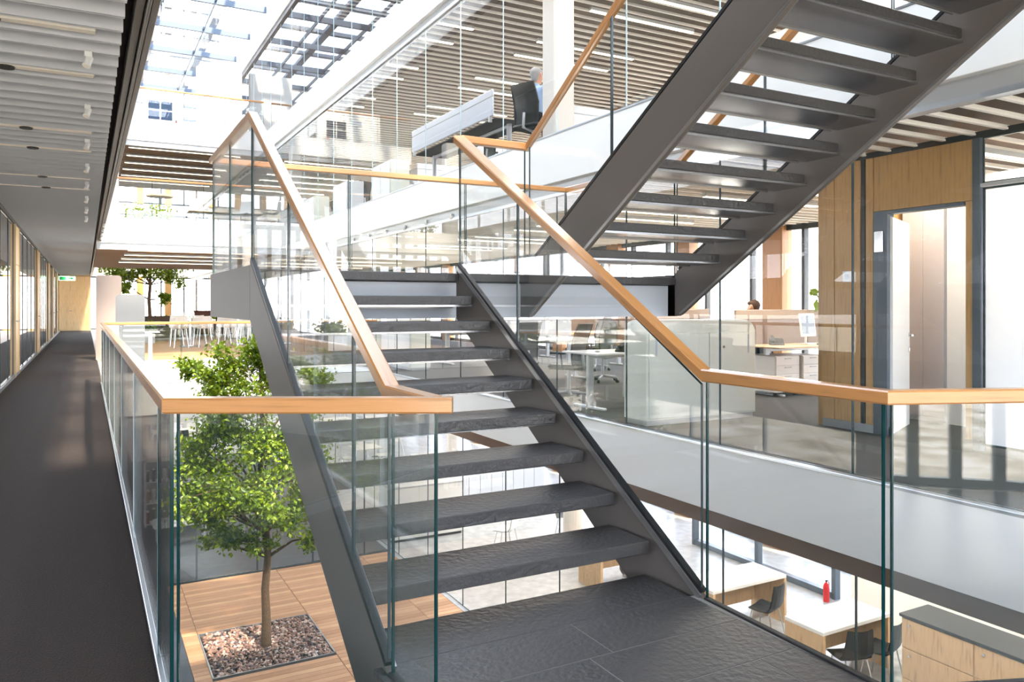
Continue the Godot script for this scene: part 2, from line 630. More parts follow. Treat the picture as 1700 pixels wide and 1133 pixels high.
func shell() -> void:
	# our storey: the corridor and the landing in front of the stair
	var f := struct("floor", "dark brown carpet floor of the long corridor on the left", "floor")
	slab_box(f, "carpet", XL - 0.1, XE - 0.0, ZF, -2.74, 0.0, 0.30, M.carpet)
	slab(f, "carpet", [Vector2(XL - 0.1, -2.74), Vector2(XE, -2.74), Vector2(0.93, -2.36), Vector2(0.93, ZN), Vector2(XL - 0.1, ZN)], 0.0, 0.30, M.carpet)
	slab_box(f, "slab", XL - 0.1, XE - 0.02, ZF, -2.8, -0.30, 0.32, M.fascia)
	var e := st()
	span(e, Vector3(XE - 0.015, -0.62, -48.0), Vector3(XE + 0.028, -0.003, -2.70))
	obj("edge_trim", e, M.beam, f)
	# stone landing, built of separate tiles
	var l := struct("floor", "dark grey stone tile landing at the foot of the stair", "floor")
	slab(l, "bed", [Vector2(1.0, -2.78), Vector2(2.49, -2.78), Vector2(2.49, -1.78), Vector2(5.25, -0.64), Vector2(5.25, ZN), Vector2(1.0, ZN)], -0.0015, 0.30, M.grout)
	var zs := [-2.785, -2.472, -2.158, -1.845, -1.532, -1.219, -0.906, -0.593, -0.28, 0.033, 0.346, 0.659, 0.972, 1.285, 1.598]
	var shift := [0.0, 0.87, 0.45, 0.76, 0.2, 0.6]
	var n := 0
	for r in zs.size() - 1:
		var xs := [0.935]
		var x: float = 0.935 + shift[r % 6] * 1.0
		if r == 0: x = 1.80
		elif r == 1: x = 1.69
		if x - 0.935 > 0.05: xs.append(x)
		while x < 5.2:
			x += 0.87
			xs.append(minf(x, 5.25))
		for i in xs.size() - 1:
			var lim: float = 5.25
			var cell := PackedVector2Array([Vector2(xs[i] + 0.003, zs[r] + 0.003), Vector2(minf(xs[i + 1], lim) - 0.003, zs[r] + 0.003), Vector2(minf(xs[i + 1], lim) - 0.003, zs[r + 1] - 0.003), Vector2(xs[i] + 0.003, zs[r + 1] - 0.003)])
			if xs[i + 1] - xs[i] < 0.05: continue
			var cut := Geometry2D.intersect_polygons(cell, PackedVector2Array([Vector2(0.93, -2.79), Vector2(2.46, -2.79), Vector2(2.46, -1.75), Vector2(5.25, -0.60), Vector2(5.25, ZN), Vector2(0.93, ZN)]))
			for c in cut:
				slab(l, "tile", Array(c), 0.0, 0.024, M["stone_%d" % (n % 3)])
				n += 1
	# office storeys across the atrium
	var up := ["ground floor", "our storey", "first storey up", "second storey up"]
	for k in 4:
		var y := STOREY * (k - 1)
		var o := struct("floor", ["pale floor of the ground floor offices across the courtyard", "grey carpet floor of the open office across the atrium", "office floor one storey up across the atrium", "office floor two storeys up across the atrium"][k], "floor")
		if k > 0:
			slab_box(o, "slab", XA - 0.02, XF, ZF, ZN, y, 0.30, M.carpet_office)
			var s := st()
			span(s, Vector3(XA - 0.06, y - 0.62, ZF), Vector3(XA + 0.10, y - 0.012, ZN), 0.004)
			obj("fascia", s, M.fascia, o)
			s = st()
			span(s, Vector3(XA + 0.02, y - 0.79, ZF), Vector3(XA + 0.10, y - 0.62, ZN))
			obj("recess_strip", s, M.alu if k > 1 else M.taupe, o)
			s = st()
			span(s, Vector3(XA - 0.066, y - 0.014, ZF), Vector3(XA + 0.05, y + 0.012, ZN), 0.004)
			obj("sill_profile", s, M.channel, o)
		else:
			slab_box(o, "slab", XA - 0.02, XF, ZF, ZN, y, 0.30, M.floor_pale)
	# left of the corridor and above it
	for k in 4:
		var y := STOREY * (k - 1)
		var o := struct("floor", ["ground floor under the corridor", "floor of the rooms behind the corridor glazing", "storey over the corridor", "topmost storey over the corridor"][k], "floor")
		if k == 0:
			slab_box(o, "slab", -7.0, 1.24, ZF, ZN, y, 0.3, M.floor_grey)
		elif k == 1:
			slab_box(o, "slab", -7.0, XL - 0.1, ZF, ZN, y, 0.3, M.carpet_office)
		else:
			slab_box(o, "slab", -7.0, XE - 0.02, ZF, ZN, y, 0.3, M.carpet_office)
	# landing of the storey above, where the upper flight arrives
	var u := struct("floor", "landing one storey up where the upper stair flight arrives", "floor")
	slab(u, "slab", [Vector2(XE, -2.0), Vector2(2.9, -2.0), Vector2(2.9, -2.27), Vector2(4.75, -2.27), Vector2(4.75, -1.2), Vector2(5.25, -0.9), Vector2(5.25, ZN), Vector2(XE, ZN)], STOREY, 0.45, M.plaster)
	# far end slabs that bridge the atrium
	for d in [[0.0, -15.35, ZF, "parquet floor of the cafe at the far end of the atrium"], [STOREY, -21.95, -36.5, "bridge floor one storey up across the far atrium"], [STOREY * 2, -26.7, -37.5, "bridge floor two storeys up across the far atrium"]]:
		var o := struct("floor", d[3], "floor")
		if d[0] == 0.0:
			slab_box(o, "pale_strip", XE + 0.02, XA - 0.06, -21.0, d[1] - 0.12, 0.0, 0.3, M.white)
			slab_box(o, "parquet", XE + 0.02, XA - 0.06, d[2], -21.0, 0.0, 0.3, M.parquet)
		else:
			slab_box(o, "slab", XE, XA - 0.06, d[2], d[1] - 0.12, d[0], 0.3, M.carpet_office)
		var s := st()
		span(s, Vector3(XE, d[0] - 0.62, d[1] - 0.12), Vector3(XA - 0.06, d[0] + 0.01, d[1]), 0.004)
		obj("fascia", s, M.fascia, o)
		s = st()
		span(s, Vector3(XE, d[0] - 0.79, d[1] - 0.12), Vector3(XA - 0.06, d[0] - 0.62, d[1] - 0.04))
		obj("recess_strip", s, M.alu, o)
	# ground floor of the courtyard and of the canteen beyond it
	var g := struct("floor", "grey ground floor of the canteen beyond the courtyard glazing", "floor")
	slab_box(g, "slab", 1.24, XA - 0.02, -27.0, -14.8, -STOREY, 0.3, M.floor_grey)
	slab_box(g, "pale_slab", 1.24, XA - 0.02, ZF, -27.0, -STOREY, 0.3, M.floor_pale)
	slab_box(g, "court_slab", 1.24, XA - 0.02, -14.8, ZN, -STOREY - 0.04, 0.26, M.floor_grey)
	roof()


func roof() -> void:
	var y := 11.15
	var r := struct("ceiling", "glazed skylight roof over the atrium with pale steel beams", "skylight")
	var zs := [ZN]
	for i in 16:
		zs.append(-0.2 - 2.92 * i)
	zs.append(ZF)
	var xs := [XE + 0.02, 1.95, 3.66, XA - 0.08]
	for i in zs.size() - 1:
		for j in 3:
			var s := st()
			quad(s, Vector3(xs[j], y, zs[i]), Vector3(xs[j + 1], y, zs[i]), Vector3(xs[j + 1], y, zs[i + 1]), Vector3(xs[j], y, zs[i + 1]), Vector3.DOWN)
			obj("pane", s, M.window_glass, r)
		var b := st()
		span(b, Vector3(XE, y - 0.16, zs[i] - 0.05), Vector3(XA - 0.06, y + 0.04, zs[i] + 0.05))
		obj("rafter", b, M.roof_steel, r)
	for j in [1, 2]:
		var b := st()
		span(b, Vector3(xs[j] - 0.02, y - 0.10, ZF), Vector3(xs[j] + 0.02, y + 0.04, ZN))
		obj("purlin", b, M.mullion, r)
	# pale sunshade frame above the glass
	for i in 16:
		var b := st()
		span(b, Vector3(XE - 1.5, y + 0.9, -1.5 - 2.92 * i), Vector3(XA + 1.5, y + 1.04, -1.28 - 2.92 * i))
		obj("shade_beam", b, M.roof_steel, r)
	for x in [2.3, 4.3]:
		var b := st()
		span(b, Vector3(x - 0.14, y + 0.92, ZF), Vector3(x + 0.14, y + 1.06, ZN))
		obj("shade_rail", b, M.roof_steel, r)
	# upper rim of the atrium and the flat roofs beside it
	for d in [[XA - 0.08, XF + 0.3, "flat roof over the offices across the atrium"], [-7.2, XE + 0.02, "flat roof over the corridor side"]]:
		var o := struct("ceiling", d[2], "roof")
		slab_box(o, "slab", d[0], d[1], ZF - 0.3, ZN + 0.3, 11.45, 0.35, M.plaster)
		var s := st()
		var x: float = XA - 0.02 if d[0] > 0 else XE - 0.04
		span(s, Vector3(x - 0.06, 10.25, ZF), Vector3(x + 0.08, 11.10, ZN))
		obj("fascia", s, M.fascia, o)
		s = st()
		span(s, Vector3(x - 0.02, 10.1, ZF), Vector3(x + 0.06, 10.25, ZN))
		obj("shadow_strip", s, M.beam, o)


# =============================== ceilings ===============================
# folded sheet fin, open at the bottom: two thin faces joined at the top
func channel_mesh(x0: float, x1: float, h: float, w: float, m: Material) -> ArrayMesh:
	var s := st()
	span(s, Vector3(x0, -h, w * 0.5 - 0.004), Vector3(x1, 0, w * 0.5))
	span(s, Vector3(x0, -h, -w * 0.5), Vector3(x1, 0, -w * 0.5 + 0.004))
	span(s, Vector3(x0, -0.006, -w * 0.5 + 0.004), Vector3(x1, 0, w * 0.5 - 0.004))
	span(s, Vector3(x0, -h, w * 0.5), Vector3(x1, -h + 0.006, w * 0.5 + 0.006))
	return made(s, m)


func slat_mesh(x0: float, x1: float, h: float, w: float, m: Material) -> ArrayMesh:
	var s := st()
	# hollow folded fin: a tall face with a small foot
	span(s, Vector3(x0, -h, -w * 0.5), Vector3(x1, 0, w * 0.5))
	span(s, Vector3(x0, -h - 0.006, -w * 0.9), Vector3(x1, -h + 0.012, w * 0.9))
	return made(s, m)


func lamp_strip(label: String, x0: float, x1: float, y: float, z: float, lit := true, energy := 3.0) -> void:
	var t := thing("strip_lamp", label, "lamp", Vector3((x0 + x1) * 0.5, y, z), 0.0, "linear lamps between ceiling slats")
	var h := (x1 - x0) * 0.5
	var s := st()
	span(s, Vector3(-h, 0.015, -0.04), Vector3(h, 0.07, 0.04), 0.004)
	obj("housing", s, M.alu, t)
	s = st()
	span(s, Vector3(-h + 0.01, 0.0, -0.033), Vector3(h - 0.01, 0.018, 0.033))
	obj("diffuser", s, M.lamp if lit else M.lamp_dim, t)
	if not lit:
		s = st()
		lathe(s, [Vector2(0.0, -0.012), Vector2(0.05, -0.012), Vector2(0.055, 0.0), Vector2(0.0, 0.001)], Vector3(h * 0.1, 0, 0), 14)
		obj("sensor", s, M.black, t)
	if lit and energy > 0.0:
		var a := AreaLight3D.new()
		a.name = "lamp_light"
		a.area_size = Vector2(x1 - x0, 0.1)
		a.light_energy = energy
		a.light_color = Color(1.0, 0.965, 0.91)
		a.area_range = 20.0
		a.shadow_enabled = true
		a.position = Vector3(0, -0.02, 0)
		a.rotation_degrees = Vector3(-90, 0, 0)
		t.add_child(a)


func spot_head(label: String, at: Vector3, aim: Vector3, lit: bool, group: String) -> void:
	var t := thing("spotlight", label, "spotlight", at, 0.0, group)
	var s := st()
	tube(s, [Vector3(0, 0.06, 0), Vector3(0, 0.01, 0)], [0.009], 8)
	span(s, Vector3(-0.022, 0.025, -0.018), Vector3(0.022, 0.062, 0.018), 0.004)
	obj("bracket", s, M.plastic_white, t)
	var d := aim.normalized()
	s = st()
	tube(s, [-d * 0.035, -d * 0.03, d * 0.026, d * 0.038], [0.016, 0.022, 0.022, 0.026], 14)
	obj("can", s, M.plastic_white, t)
	s = st()
	tube(s, [d * 0.036, d * 0.041], [0.021, 0.021], 14)
	obj("lens", s, M.lamp if lit else M.lamp_dim, t)
	if lit:
		var l := SpotLight3D.new()
		l.name = "spot_light"
		l.light_energy = 1.2
		l.light_color = Color(1.0, 0.85, 0.6)
		l.spot_angle = 35.0
		l.spot_range = 15.0
		l.light_size = 0.04
		l.shadow_enabled = true
		t.add_child(l)
		l.look_at_from_position(d * 0.05, d * 2.0, Vector3.UP if absf(d.y) < 0.95 else Vector3.RIGHT)


func ceilings() -> void:
	# corridor
	var c := struct("ceiling", "corridor ceiling of grey metal cross slats", "ceiling", Vector3(0, 3.03, 0))
	var s := st()
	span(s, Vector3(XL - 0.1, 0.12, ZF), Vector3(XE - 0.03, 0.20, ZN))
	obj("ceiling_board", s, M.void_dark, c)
	var fin := channel_mesh(XL + 0.02, 0.19, 0.105, 0.045, M.slat)
	for i in 186:
		inst("ceiling_slat", fin, c, Transform3D(Basis(Vector3.RIGHT, 0.12), Vector3(0, 0.0, -2.0 - 0.251 * i)))
	# edge beams of the slab over the corridor
	s = st()
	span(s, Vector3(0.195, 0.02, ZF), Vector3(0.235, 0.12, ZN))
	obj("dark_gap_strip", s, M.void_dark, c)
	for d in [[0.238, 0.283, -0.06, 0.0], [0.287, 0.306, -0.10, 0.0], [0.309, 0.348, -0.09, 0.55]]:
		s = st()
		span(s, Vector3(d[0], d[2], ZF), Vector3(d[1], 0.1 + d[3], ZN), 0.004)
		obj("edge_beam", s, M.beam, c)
	var lamps := ["nearest unlit strip lamp in the corridor ceiling slats", "second unlit strip lamp in the corridor ceiling slats", "third unlit strip lamp in the corridor ceiling slats", "fourth unlit strip lamp in the corridor ceiling slats", "fifth unlit strip lamp in the corridor ceiling slats", "sixth unlit strip lamp in the corridor ceiling slats"]
	var lz := [-5.13, -6.13, -8.15, -9.15, -11.15, -12.15]
	for i in 6:
		lamp_strip(lamps[i], -1.1, 0.06, 2.93, lz[i], false)
	for i in 8:
		spot_head(["nearest", "second", "third", "fourth", "fifth", "sixth", "seventh", "eighth"][i] + " white ceiling spotlight along the corridor", Vector3(0.015, 2.862, -5.5 - 1.457 * i), Vector3(-0.25, -0.85, 0.35), false, "white spotlights under the corridor slats")
	# ceilings of the offices across the atrium
	for k in 3:
		var y := STOREY * k + 2.94
		var o := struct("ceiling", ["slatted ceiling of the open office on our storey", "slatted ceiling of the office one storey up", "slatted ceiling of the office two storeys up"][k], "ceiling", Vector3(0, y, 0))
		s = st()
		span(s, Vector3(XA + 0.10, 0.16, ZF), Vector3(XF, 0.24, ZN))
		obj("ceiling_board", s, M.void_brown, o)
		var fin2 := slat_mesh(XA + 0.12, XF - 0.05, 0.035, 0.022, M.slat_light)
		for i in ([115, 125, 60][k] as int):
			inst("ceiling_slat", fin2, o, Transform3D(Basis.IDENTITY, Vector3(0, 0.03, [1.2, -2.0, -6.0][k] - 0.29 * i)))
	# lamps: on our storey and one up, in pairs
	var pz := [-4.6, -5.5, -7.4, -8.3, -10.2, -11.1, -12.9, -13.8, -15.6, -16.5, -18.4, -19.3]
	var ord := ["first", "second", "third", "fourth", "fifth", "sixth", "seventh", "eighth", "ninth", "tenth", "eleventh", "twelfth"]
	for i in pz.size():
		if i >= 2 or true:
			lamp_strip(ord[i] + " lit strip lamp by the atrium glazing, upper office ceiling", 5.45, 6.25, 6.40, pz[i], true, 2.0)
			lamp_strip(ord[i] + " lit strip lamp over the desks, upper office ceiling", 7.6, 9.9, 6.40, pz[i], true, 5.0)
		lamp_strip(ord[i] + " lit strip lamp over the desks, office on our storey", 7.6, 9.9, 2.86, pz[i], true, 5.0)
	for i in 6:
		lamp_strip(ord[i] + " lit strip lamp under the second bridge", 1.2, 4.6, 6.36, -27.6 - 1.5 * i, true, 3.0)
		if i < 4:
			lamp_strip(ord[i] + " lit strip lamp under the first bridge", 1.0, 4.4, 2.82, -23.5 - 2.2 * i, true, 3.0)
	# far soffits
	for d in [[2.94, -22.1, -36.4, 47, "slatted soffit under the first bridge across the atrium"], [2.94 + STOREY, -26.9, -37.4, 35, "slatted soffit under the second bridge across the atrium"]]:
		var o := struct("ceiling", d[4], "ceiling", Vector3(0, d[0], 0))
		s = st()
		span(s, Vector3(XE + 0.02, 0.16, d[2]), Vector3(XA - 0.08, 0.24, d[1]))
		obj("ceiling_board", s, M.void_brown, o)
		var fin3 := slat_mesh(XE + 0.04, XA - 0.1, 0.10, 0.03, M.slat_brown)
		for i in (d[3] as int):
			inst("ceiling_slat", fin3, o, Transform3D(Basis.IDENTITY, Vector3(0, 0.06, d[1] - 0.2 - 0.3 * i)))
	# spotlights under the fascia across the atrium
	for i in 6:
		spot_head(["first", "second", "third", "fourth", "fifth", "sixth"][i] + " small spotlight under the white fascia, counted from the right", Vector3(XA, 2.80, -11.8 - 1.07 * i), Vector3(-0.75, -0.35, 0.55), i > 2, "spotlights under the office fascia")
	for i in 4:
		spot_head(["first", "second", "third", "fourth"][i] + " small spotlight at the corridor edge beam, counted from the near end", Vector3(XE + 0.085, 2.885, -17.2 - 1.1 * i), Vector3(0.7, -0.4, 0.5), i == 1, "spotlights at the corridor edge beam")


# =============================== facades ================================
# glazing bars and panes between two points on plan
func window_wall(label: String, a: Vector3, b: Vector3, h: float, step: float, mw := 0.07, md := 0.12, m: Material = null, mid_rail := -1.0) -> Node3D:
	m = m if m else M.mullion_dark
	var n: int = names.get("window", 0) + 1
	names["window"] = n
	var o := Node3D.new()
	o.name = "window_%d" % n
	add_child(o)
	o.set_meta("kind", "structure")
	tag(o, label, "window")
	var d := (b - a).normalized()
	var len := a.distance_to(b)
	var count := maxi(1, roundi(len / step))
	var turn := Basis(d, Vector3.UP, d.cross(Vector3.UP))
	for y in [md * 0.5, h - md * 0.5] + ([mid_rail] if mid_rail > 0.0 else []):
		var s := st()
		box(s, (a + b) * 0.5 + Vector3.UP * y, Vector3(len, md * 0.8, md), 0.0, turn)
		obj("rail", s, m, o)
	var s1 := st()
	box(s1, Vector3.ZERO, Vector3(mw, h, md), 0.0, turn)
	var bar_mesh := made(s1, m)
	for i in count + 1:
		inst("mullion", bar_mesh, o, Transform3D(Basis.IDENTITY, a.lerp(b, float(i) / count) + Vector3.UP * h * 0.5))
	var s2 := st()
	var half := d * (len / count * 0.5)
	quad(s2, -half, half, half + Vector3.UP * h, -half + Vector3.UP * h)
	var pane := made(s2, M.window_glass)
	for i in count:
		inst("pane", pane, o, Transform3D(Basis.IDENTITY, a.lerp(b, (i + 0.5) / count)))
	return o


func facades() -> void:
	var wall := struct("wall_back", "near facade wall behind the viewer", "wall")
	for k in 3:
		var s := st()
		span(s, Vector3(-7.2, STOREY * k + 2.95, ZN), Vector3(XF + 0.3, STOREY * k + 3.9 if k < 2 else 11.45, ZN + 0.3))
		obj("spandrel", s, M.plaster, wall)
	var s0 := st()
	span(s0, Vector3(-7.2, -0.35, ZN), Vector3(XF + 0.3, 0.0, ZN + 0.3))
	obj("spandrel", s0, M.plaster, wall)
	s0 = st()
	span(s0, Vector3(-7.2, -4.0, ZN), Vector3(XF + 0.3, -0.35, ZN + 0.3))
	obj("plinth_wall", s0, M.plaster, wall)
	for k in 3:
		var y := STOREY * k
		if k == 0:
			window_wall("floor-deep near facade windows with close blue-grey mullions", Vector3(2.7, y, ZN + 0.1), Vector3(XF, y, ZN + 0.1), 2.95, 0.29, 0.078, 0.07, M.mullion)
			var s := st()
			span(s, Vector3(-7.2, y, ZN), Vector3(-2.0, y + 2.95, ZN + 0.3))
			obj("wall_field", s, M.plaster, wall)
			window_wall("near facade window behind the landing", Vector3(-2.0, y, ZN + 0.1), Vector3(2.7, y, ZN + 0.1), 2.95, 1.57, 0.07, 0.12, M.mullion)
		elif k == 1:
			window_wall("near facade windows one storey above the landing", Vector3(-7.0, y + 0.36, ZN + 0.1), Vector3(XF, y + 0.36, ZN + 0.1), 2.59, 1.45, 0.07, 0.12, M.mullion)
		else:
			var s := st()
			span(s, Vector3(-7.2, y + 0.36, ZN), Vector3(XF + 0.3, y + 2.95, ZN + 0.3))
			obj("wall_field", s, M.plaster, wall)
	# long facade behind the offices: wooden piers between windows
	for k in 4:
		var y := STOREY * (k - 1)
		var w := struct("wall_right", ["ground floor", "our storey", "first upper", "second upper"][k] + " facade piers and spandrels behind the offices", "wall")
		var s := st()
		span(s, Vector3(XF, y + 2.95, ZF), Vector3(XF + 0.3, y + STOREY if k < 3 else 11.2, ZN))
		obj("spandrel", s, M.plaster, w)
		s = st()
		span(s, Vector3(XF - 0.05, y, -0.3), Vector3(XF + 0.22, y + 2.95, 0.3))
		var pier := st()
		span(pier, Vector3(-0.02, 0, -0.26), Vector3(0.26, 2.95, 0.26), 0.004)
		var pm := made(pier, M.wood_orange)
		for i in 18:
			inst("pier", pm, w, Transform3D(Basis.IDENTITY, Vector3(XF - 0.04, y, -0.40 - 2.72 * i)))
		window_wall(["ground floor", "our storey", "first upper", "second upper"][k] + " facade windows behind the offices", Vector3(XF + 0.12, y, ZN), Vector3(XF + 0.12, y, ZF), 2.95, 1.36, 0.07, 0.12)
	for k in 4:
		var y := STOREY * (k - 1)
		var w := struct("wall_left", ["ground floor", "our storey", "first upper", "second upper"][k] + " outer wall behind the corridor rooms", "wall")
		var s := st()
		span(s, Vector3(-7.2, y + 2.95, ZF), Vector3(-6.95, y + STOREY if k < 3 else 11.2, ZN))
		obj("spandrel", s, M.plaster, w)
		s = st()
		span(s, Vector3(-7.2, y, -13.5), Vector3(-6.95, y + 2.95, ZN if k != 1 else -4.2))
		obj("wall_field", s, M.plaster, w)
		if k == 1:
			window_wall("near windows on our storey behind the corridor rooms", Vector3(-7.0, y, ZN), Vector3(-7.0, y, -4.2), 2.95, 2.9, 0.07, 0.12, M.alu)
		window_wall(["ground floor", "our storey", "first upper", "second upper"][k] + " windows behind the corridor rooms", Vector3(-7.0, y, -13.5), Vector3(-7.0, y, ZF), 2.95, 3.2, 0.07, 0.12, M.alu)
	var fw := struct("wall_front", "far end facade with narrow piers between tall windows", "wall")
	for k in 4:
		var y := STOREY * (k - 1)
		var s := st()
		span(s, Vector3(-7.2, y + 2.95, ZF - 0.3), Vector3(XF + 0.3, y + STOREY if k < 3 else 11.45, ZF))
		obj("spandrel", s, M.plaster, fw)
		var pier := st()
		span(pier, Vector3(-0.17, 0, -0.22), Vector3(0.17, 2.95, 0.1))
		var pm := made(pier, M.veneer)
		for i in 13:
			inst("pier", pm, fw, Transform3D(Basis.IDENTITY, Vector3(-6.0 + 1.45 * i, y, ZF)))
		window_wall(["ground floor", "our storey", "first upper", "second upper"][k] + " windows of the far end facade", Vector3(-7.0, y, ZF - 0.12), Vector3(XF, y, ZF - 0.12), 2.95, 1.23, 0.07, 0.1)


func outdoors() -> void:
	var g := struct("ground", "pale open ground outside the building", "ground")
	var s := st()
	span(s, Vector3(-160, -4.6, -210), Vector3(170, -4.1, 160))
	obj("soil", s, M.earth, g)
	var st2 := st()
	span(st2, Vector3(-6, -4.1, 9.0), Vector3(18, -3.4, 9.4))
	obj("low_wall", st2, M.plaster, g)
	for i in 5:
		var p := thing("site_post", ["leftmost", "second", "middle", "fourth", "rightmost"][i] + " thin wooden post standing outside the near facade", "post", Vector3(1.5 + 2.3 * i, -4.1, 6.0 + 0.7 * (i % 2)))
		s = st()
		tube(s, [Vector3(0, 0, 0), Vector3(0, 2.4, 0)], [0.05, 0.045], 8)
		obj("post", s, M.taupe, p)


# ============================== the stair ===============================
func nose_low(u: float) -> float:
	return RISE * (u - 2.785) / GOING


func nose_up(u: float) -> float:
	return 1.593 + RISE * ((5.17 - u) / GOING + 1.0)


# upright plate across x, outline in (-z, y)
func side_plate(x: float, thick: float, poly: Array) -> SurfaceTool:
	var s := st()
	var p := PackedVector2Array()
	for v in poly:
		p.append(v)
	prism(s, p, thick, Transform3D(Basis(Vector3(0, 0, -1), Vector3.UP, Vector3.RIGHT), Vector3(x, 0, 0)))
	return s


func tread_parts(t: Node3D, x0: float, x1: float, z_near: float, z_far: float, y: float, n: int, bright_at_far: bool) -> void:
	var inset := 0.012 if bright_at_far else 0.06
	var s := st()
	span(s, Vector3(x0, y - 0.062, z_far), Vector3(x1, y, z_near), 0.004)
	obj("tread", s, M["stone_%d" % (n % 3)], t)
	s = st()
	span(s, Vector3(x0 - 0.025, y - 0.078, z_far + inset), Vector3(x1 + 0.035, y - 0.0625, z_near - inset))
	var tray := obj("tread_tray", s, M.tray, t)
	s = st()
	var zb := z_far + 0.006 if bright_at_far else z_far + inset + 0.01
	span(s, Vector3(x0 + 0.0, y - 0.088, zb - 0.004), Vector3(x1 - 0.03, y - 0.064, zb + 0.004))
	obj("nosing_strip", s, M.steel_edge, tray)


func stair() -> void:
	# lower flight
	var t := thing("stair_flight", "lower stair flight of dark stone treads between grey steel stringers", "stairs")
	for x in [0.985, 2.505]:
		var s := side_plate(x, 0.032, [Vector2(2.72, -0.005), Vector2(5.44, nose_low(5.44) + 0.03), Vector2(5.44, 1.25), Vector2(2.93, -0.30), Vector2(2.33, -0.30), Vector2(2.33, -0.005)])
		var sg := obj("stringer", s, M.steel, t)
		s = st()
		bar(s, Vector3(x - 0.0, nose_low(2.74) + 0.055, -2.74), Vector3(x, nose_low(5.42) + 0.055, -5.42), 0.034, 0.022)
		obj("glazing_channel", s, M.black, sg)
		s = st()
		var off: float = 0.021 if x > 2 else -0.021
		bar(s, Vector3(x - off, nose_low(2.74) + 0.03, -2.74), Vector3(x - off, nose_low(5.42) + 0.03, -5.42), 0.008, 0.03)
		obj("edge_strip", s, M.steel_edge, sg)
	for k in range(0, 9):
		var z := -2.785 - GOING * k
		tread_parts(t, 1.015, 2.46, z, z - 0.335, RISE * k - (0.0 if k > 0 else 0.001), k, false)
	# half landing
	var l := thing("stair_landing", "half landing between the two flights, stone top on a grey steel frame", "stair landing")
	var s := st()
	span(s, Vector3(1.0, 1.531, -6.36), Vector3(2.47, 1.593, -5.40), 0.004)
	obj("stone_slab", s, M.stone_0, l)
	s = st()
	span(s, Vector3(2.475, 1.531, -6.36), Vector3(4.62, 1.593, -5.40), 0.004)
	obj("stone_slab", s, M.stone_1, l)
	s = st()
	span(s, Vector3(1.0, 1.531, -7.30), Vector3(2.47, 1.593, -6.365), 0.004)
	obj("stone_slab", s, M.stone_2, l)
	s = st()
	span(s, Vector3(2.475, 1.531, -7.30), Vector3(4.62, 1.593, -6.365), 0.004)
	obj("stone_slab", s, M.stone_0, l)
	for x in [0.985, 4.66]:
		s = st()
		span(s, Vector3(x - 0.016, 1.25, -7.33), Vector3(x + 0.016, 1.62, -5.445))
		obj("side_beam", s, M.steel, l)
	s = st()
	span(s, Vector3(1.002, 1.25, -5.56), Vector3(4.64, 1.525, -5.535))
	obj("front_panel", s, M.panel_grey, l)
	s = st()
	span(s, Vector3(1.002, 1.25, -7.33), Vector3(4.64, 1.60, -7.305))
	obj("back_beam", s, M.steel, l)
	s = st()
	span(s, Vector3(1.002, 1.251, -7.305), Vector3(4.64, 1.262, -5.56))
	obj("soffit_plate", s, M.steel, l)
	# upper flight
	t = thing("stair_flight", "upper stair flight seen from below, steel undersides and stone edges", "stairs")
	for x in [3.12, 4.66]:
		s = side_plate(x, 0.032, [Vector2(5.56, 1.255), Vector2(5.56, 1.56), Vector2(2.27, nose_up(2.27) + 0.02), Vector2(2.27, 3.17), Vector2(5.40, 1.255)])
		var sg := obj("stringer", s, M.steel, t)
		s = st()
		bar(s, Vector3(x, nose_up(5.40) + 0.045, -5.40), Vector3(x, nose_up(2.29) + 0.045, -2.29), 0.034, 0.022)
		obj("glazing_channel", s, M.black, sg)
		for sd in [-1, 1]:
			s = st()
			bar(s, Vector3(x + sd * 0.017, 1.272, -5.38), Vector3(x + sd * 0.017, 3.178, -2.28), 0.006, 0.02)
			obj("edge_strip", s, M.steel_edge, sg)
	for k in range(1, 11):
		var zn := -5.17 + GOING * (k - 1)
		tread_parts(t, 3.17, 4.60, zn + 0.335, zn, 1.593 + RISE * k, k, true)


# ============================ balustrades ===============================
const RY := 1.028     # middle of the handrail over the floor
const LY := 2.621     # the same over the half landing


func handrail(t: Node3D, pts: Array) -> void:
	var s := st()
	rail_sweep(s, pts, 0.064, 0.05)
	obj("handrail", s, M.oak, t)


# glass between the lines y = lo(u) and y = hi(u), in the plane across x
func slope_glass(t: Node3D, x: float, cuts: Array, lo: Callable, hi: Callable) -> void:
	for i in cuts.size() - 1:
		var a: float = cuts[i] + 0.006 * signf(cuts[i + 1] - cuts[i])
		var b: float = cuts[i + 1] - 0.006 * signf(cuts[i + 1] - cuts[i])
		glass(t, [Vector3(x, lo.call(a), -a), Vector3(x, lo.call(b), -b), Vector3(x, hi.call(b), -b), Vector3(x, hi.call(a), -a)], 0.012, null, M.joint, 0.003)


func row_glass(t: Node3D, a: Vector3, b: Vector3, count: int, y0: float, y1: float, light := false) -> void:
	var d := (b - a).normalized() * 0.005
	for i in count:
		upright(t, a.lerp(b, float(i) / count) + d, a.lerp(b, float(i + 1) / count) - d, y0, y1, 0.012, null, M.joint_light if light else null, 0.003 if light else 0.006)


func floor_channel(t: Node3D, pts: Array, y: float, m: Material = null) -> void:
	for i in pts.size() - 1:
		var s := st()
		bar(s, pts[i] + Vector3.UP * y, pts[i + 1] + Vector3.UP * y, 0.03, 0.026, 0.003)
		obj("base_channel", s, m if m else M.channel, t)


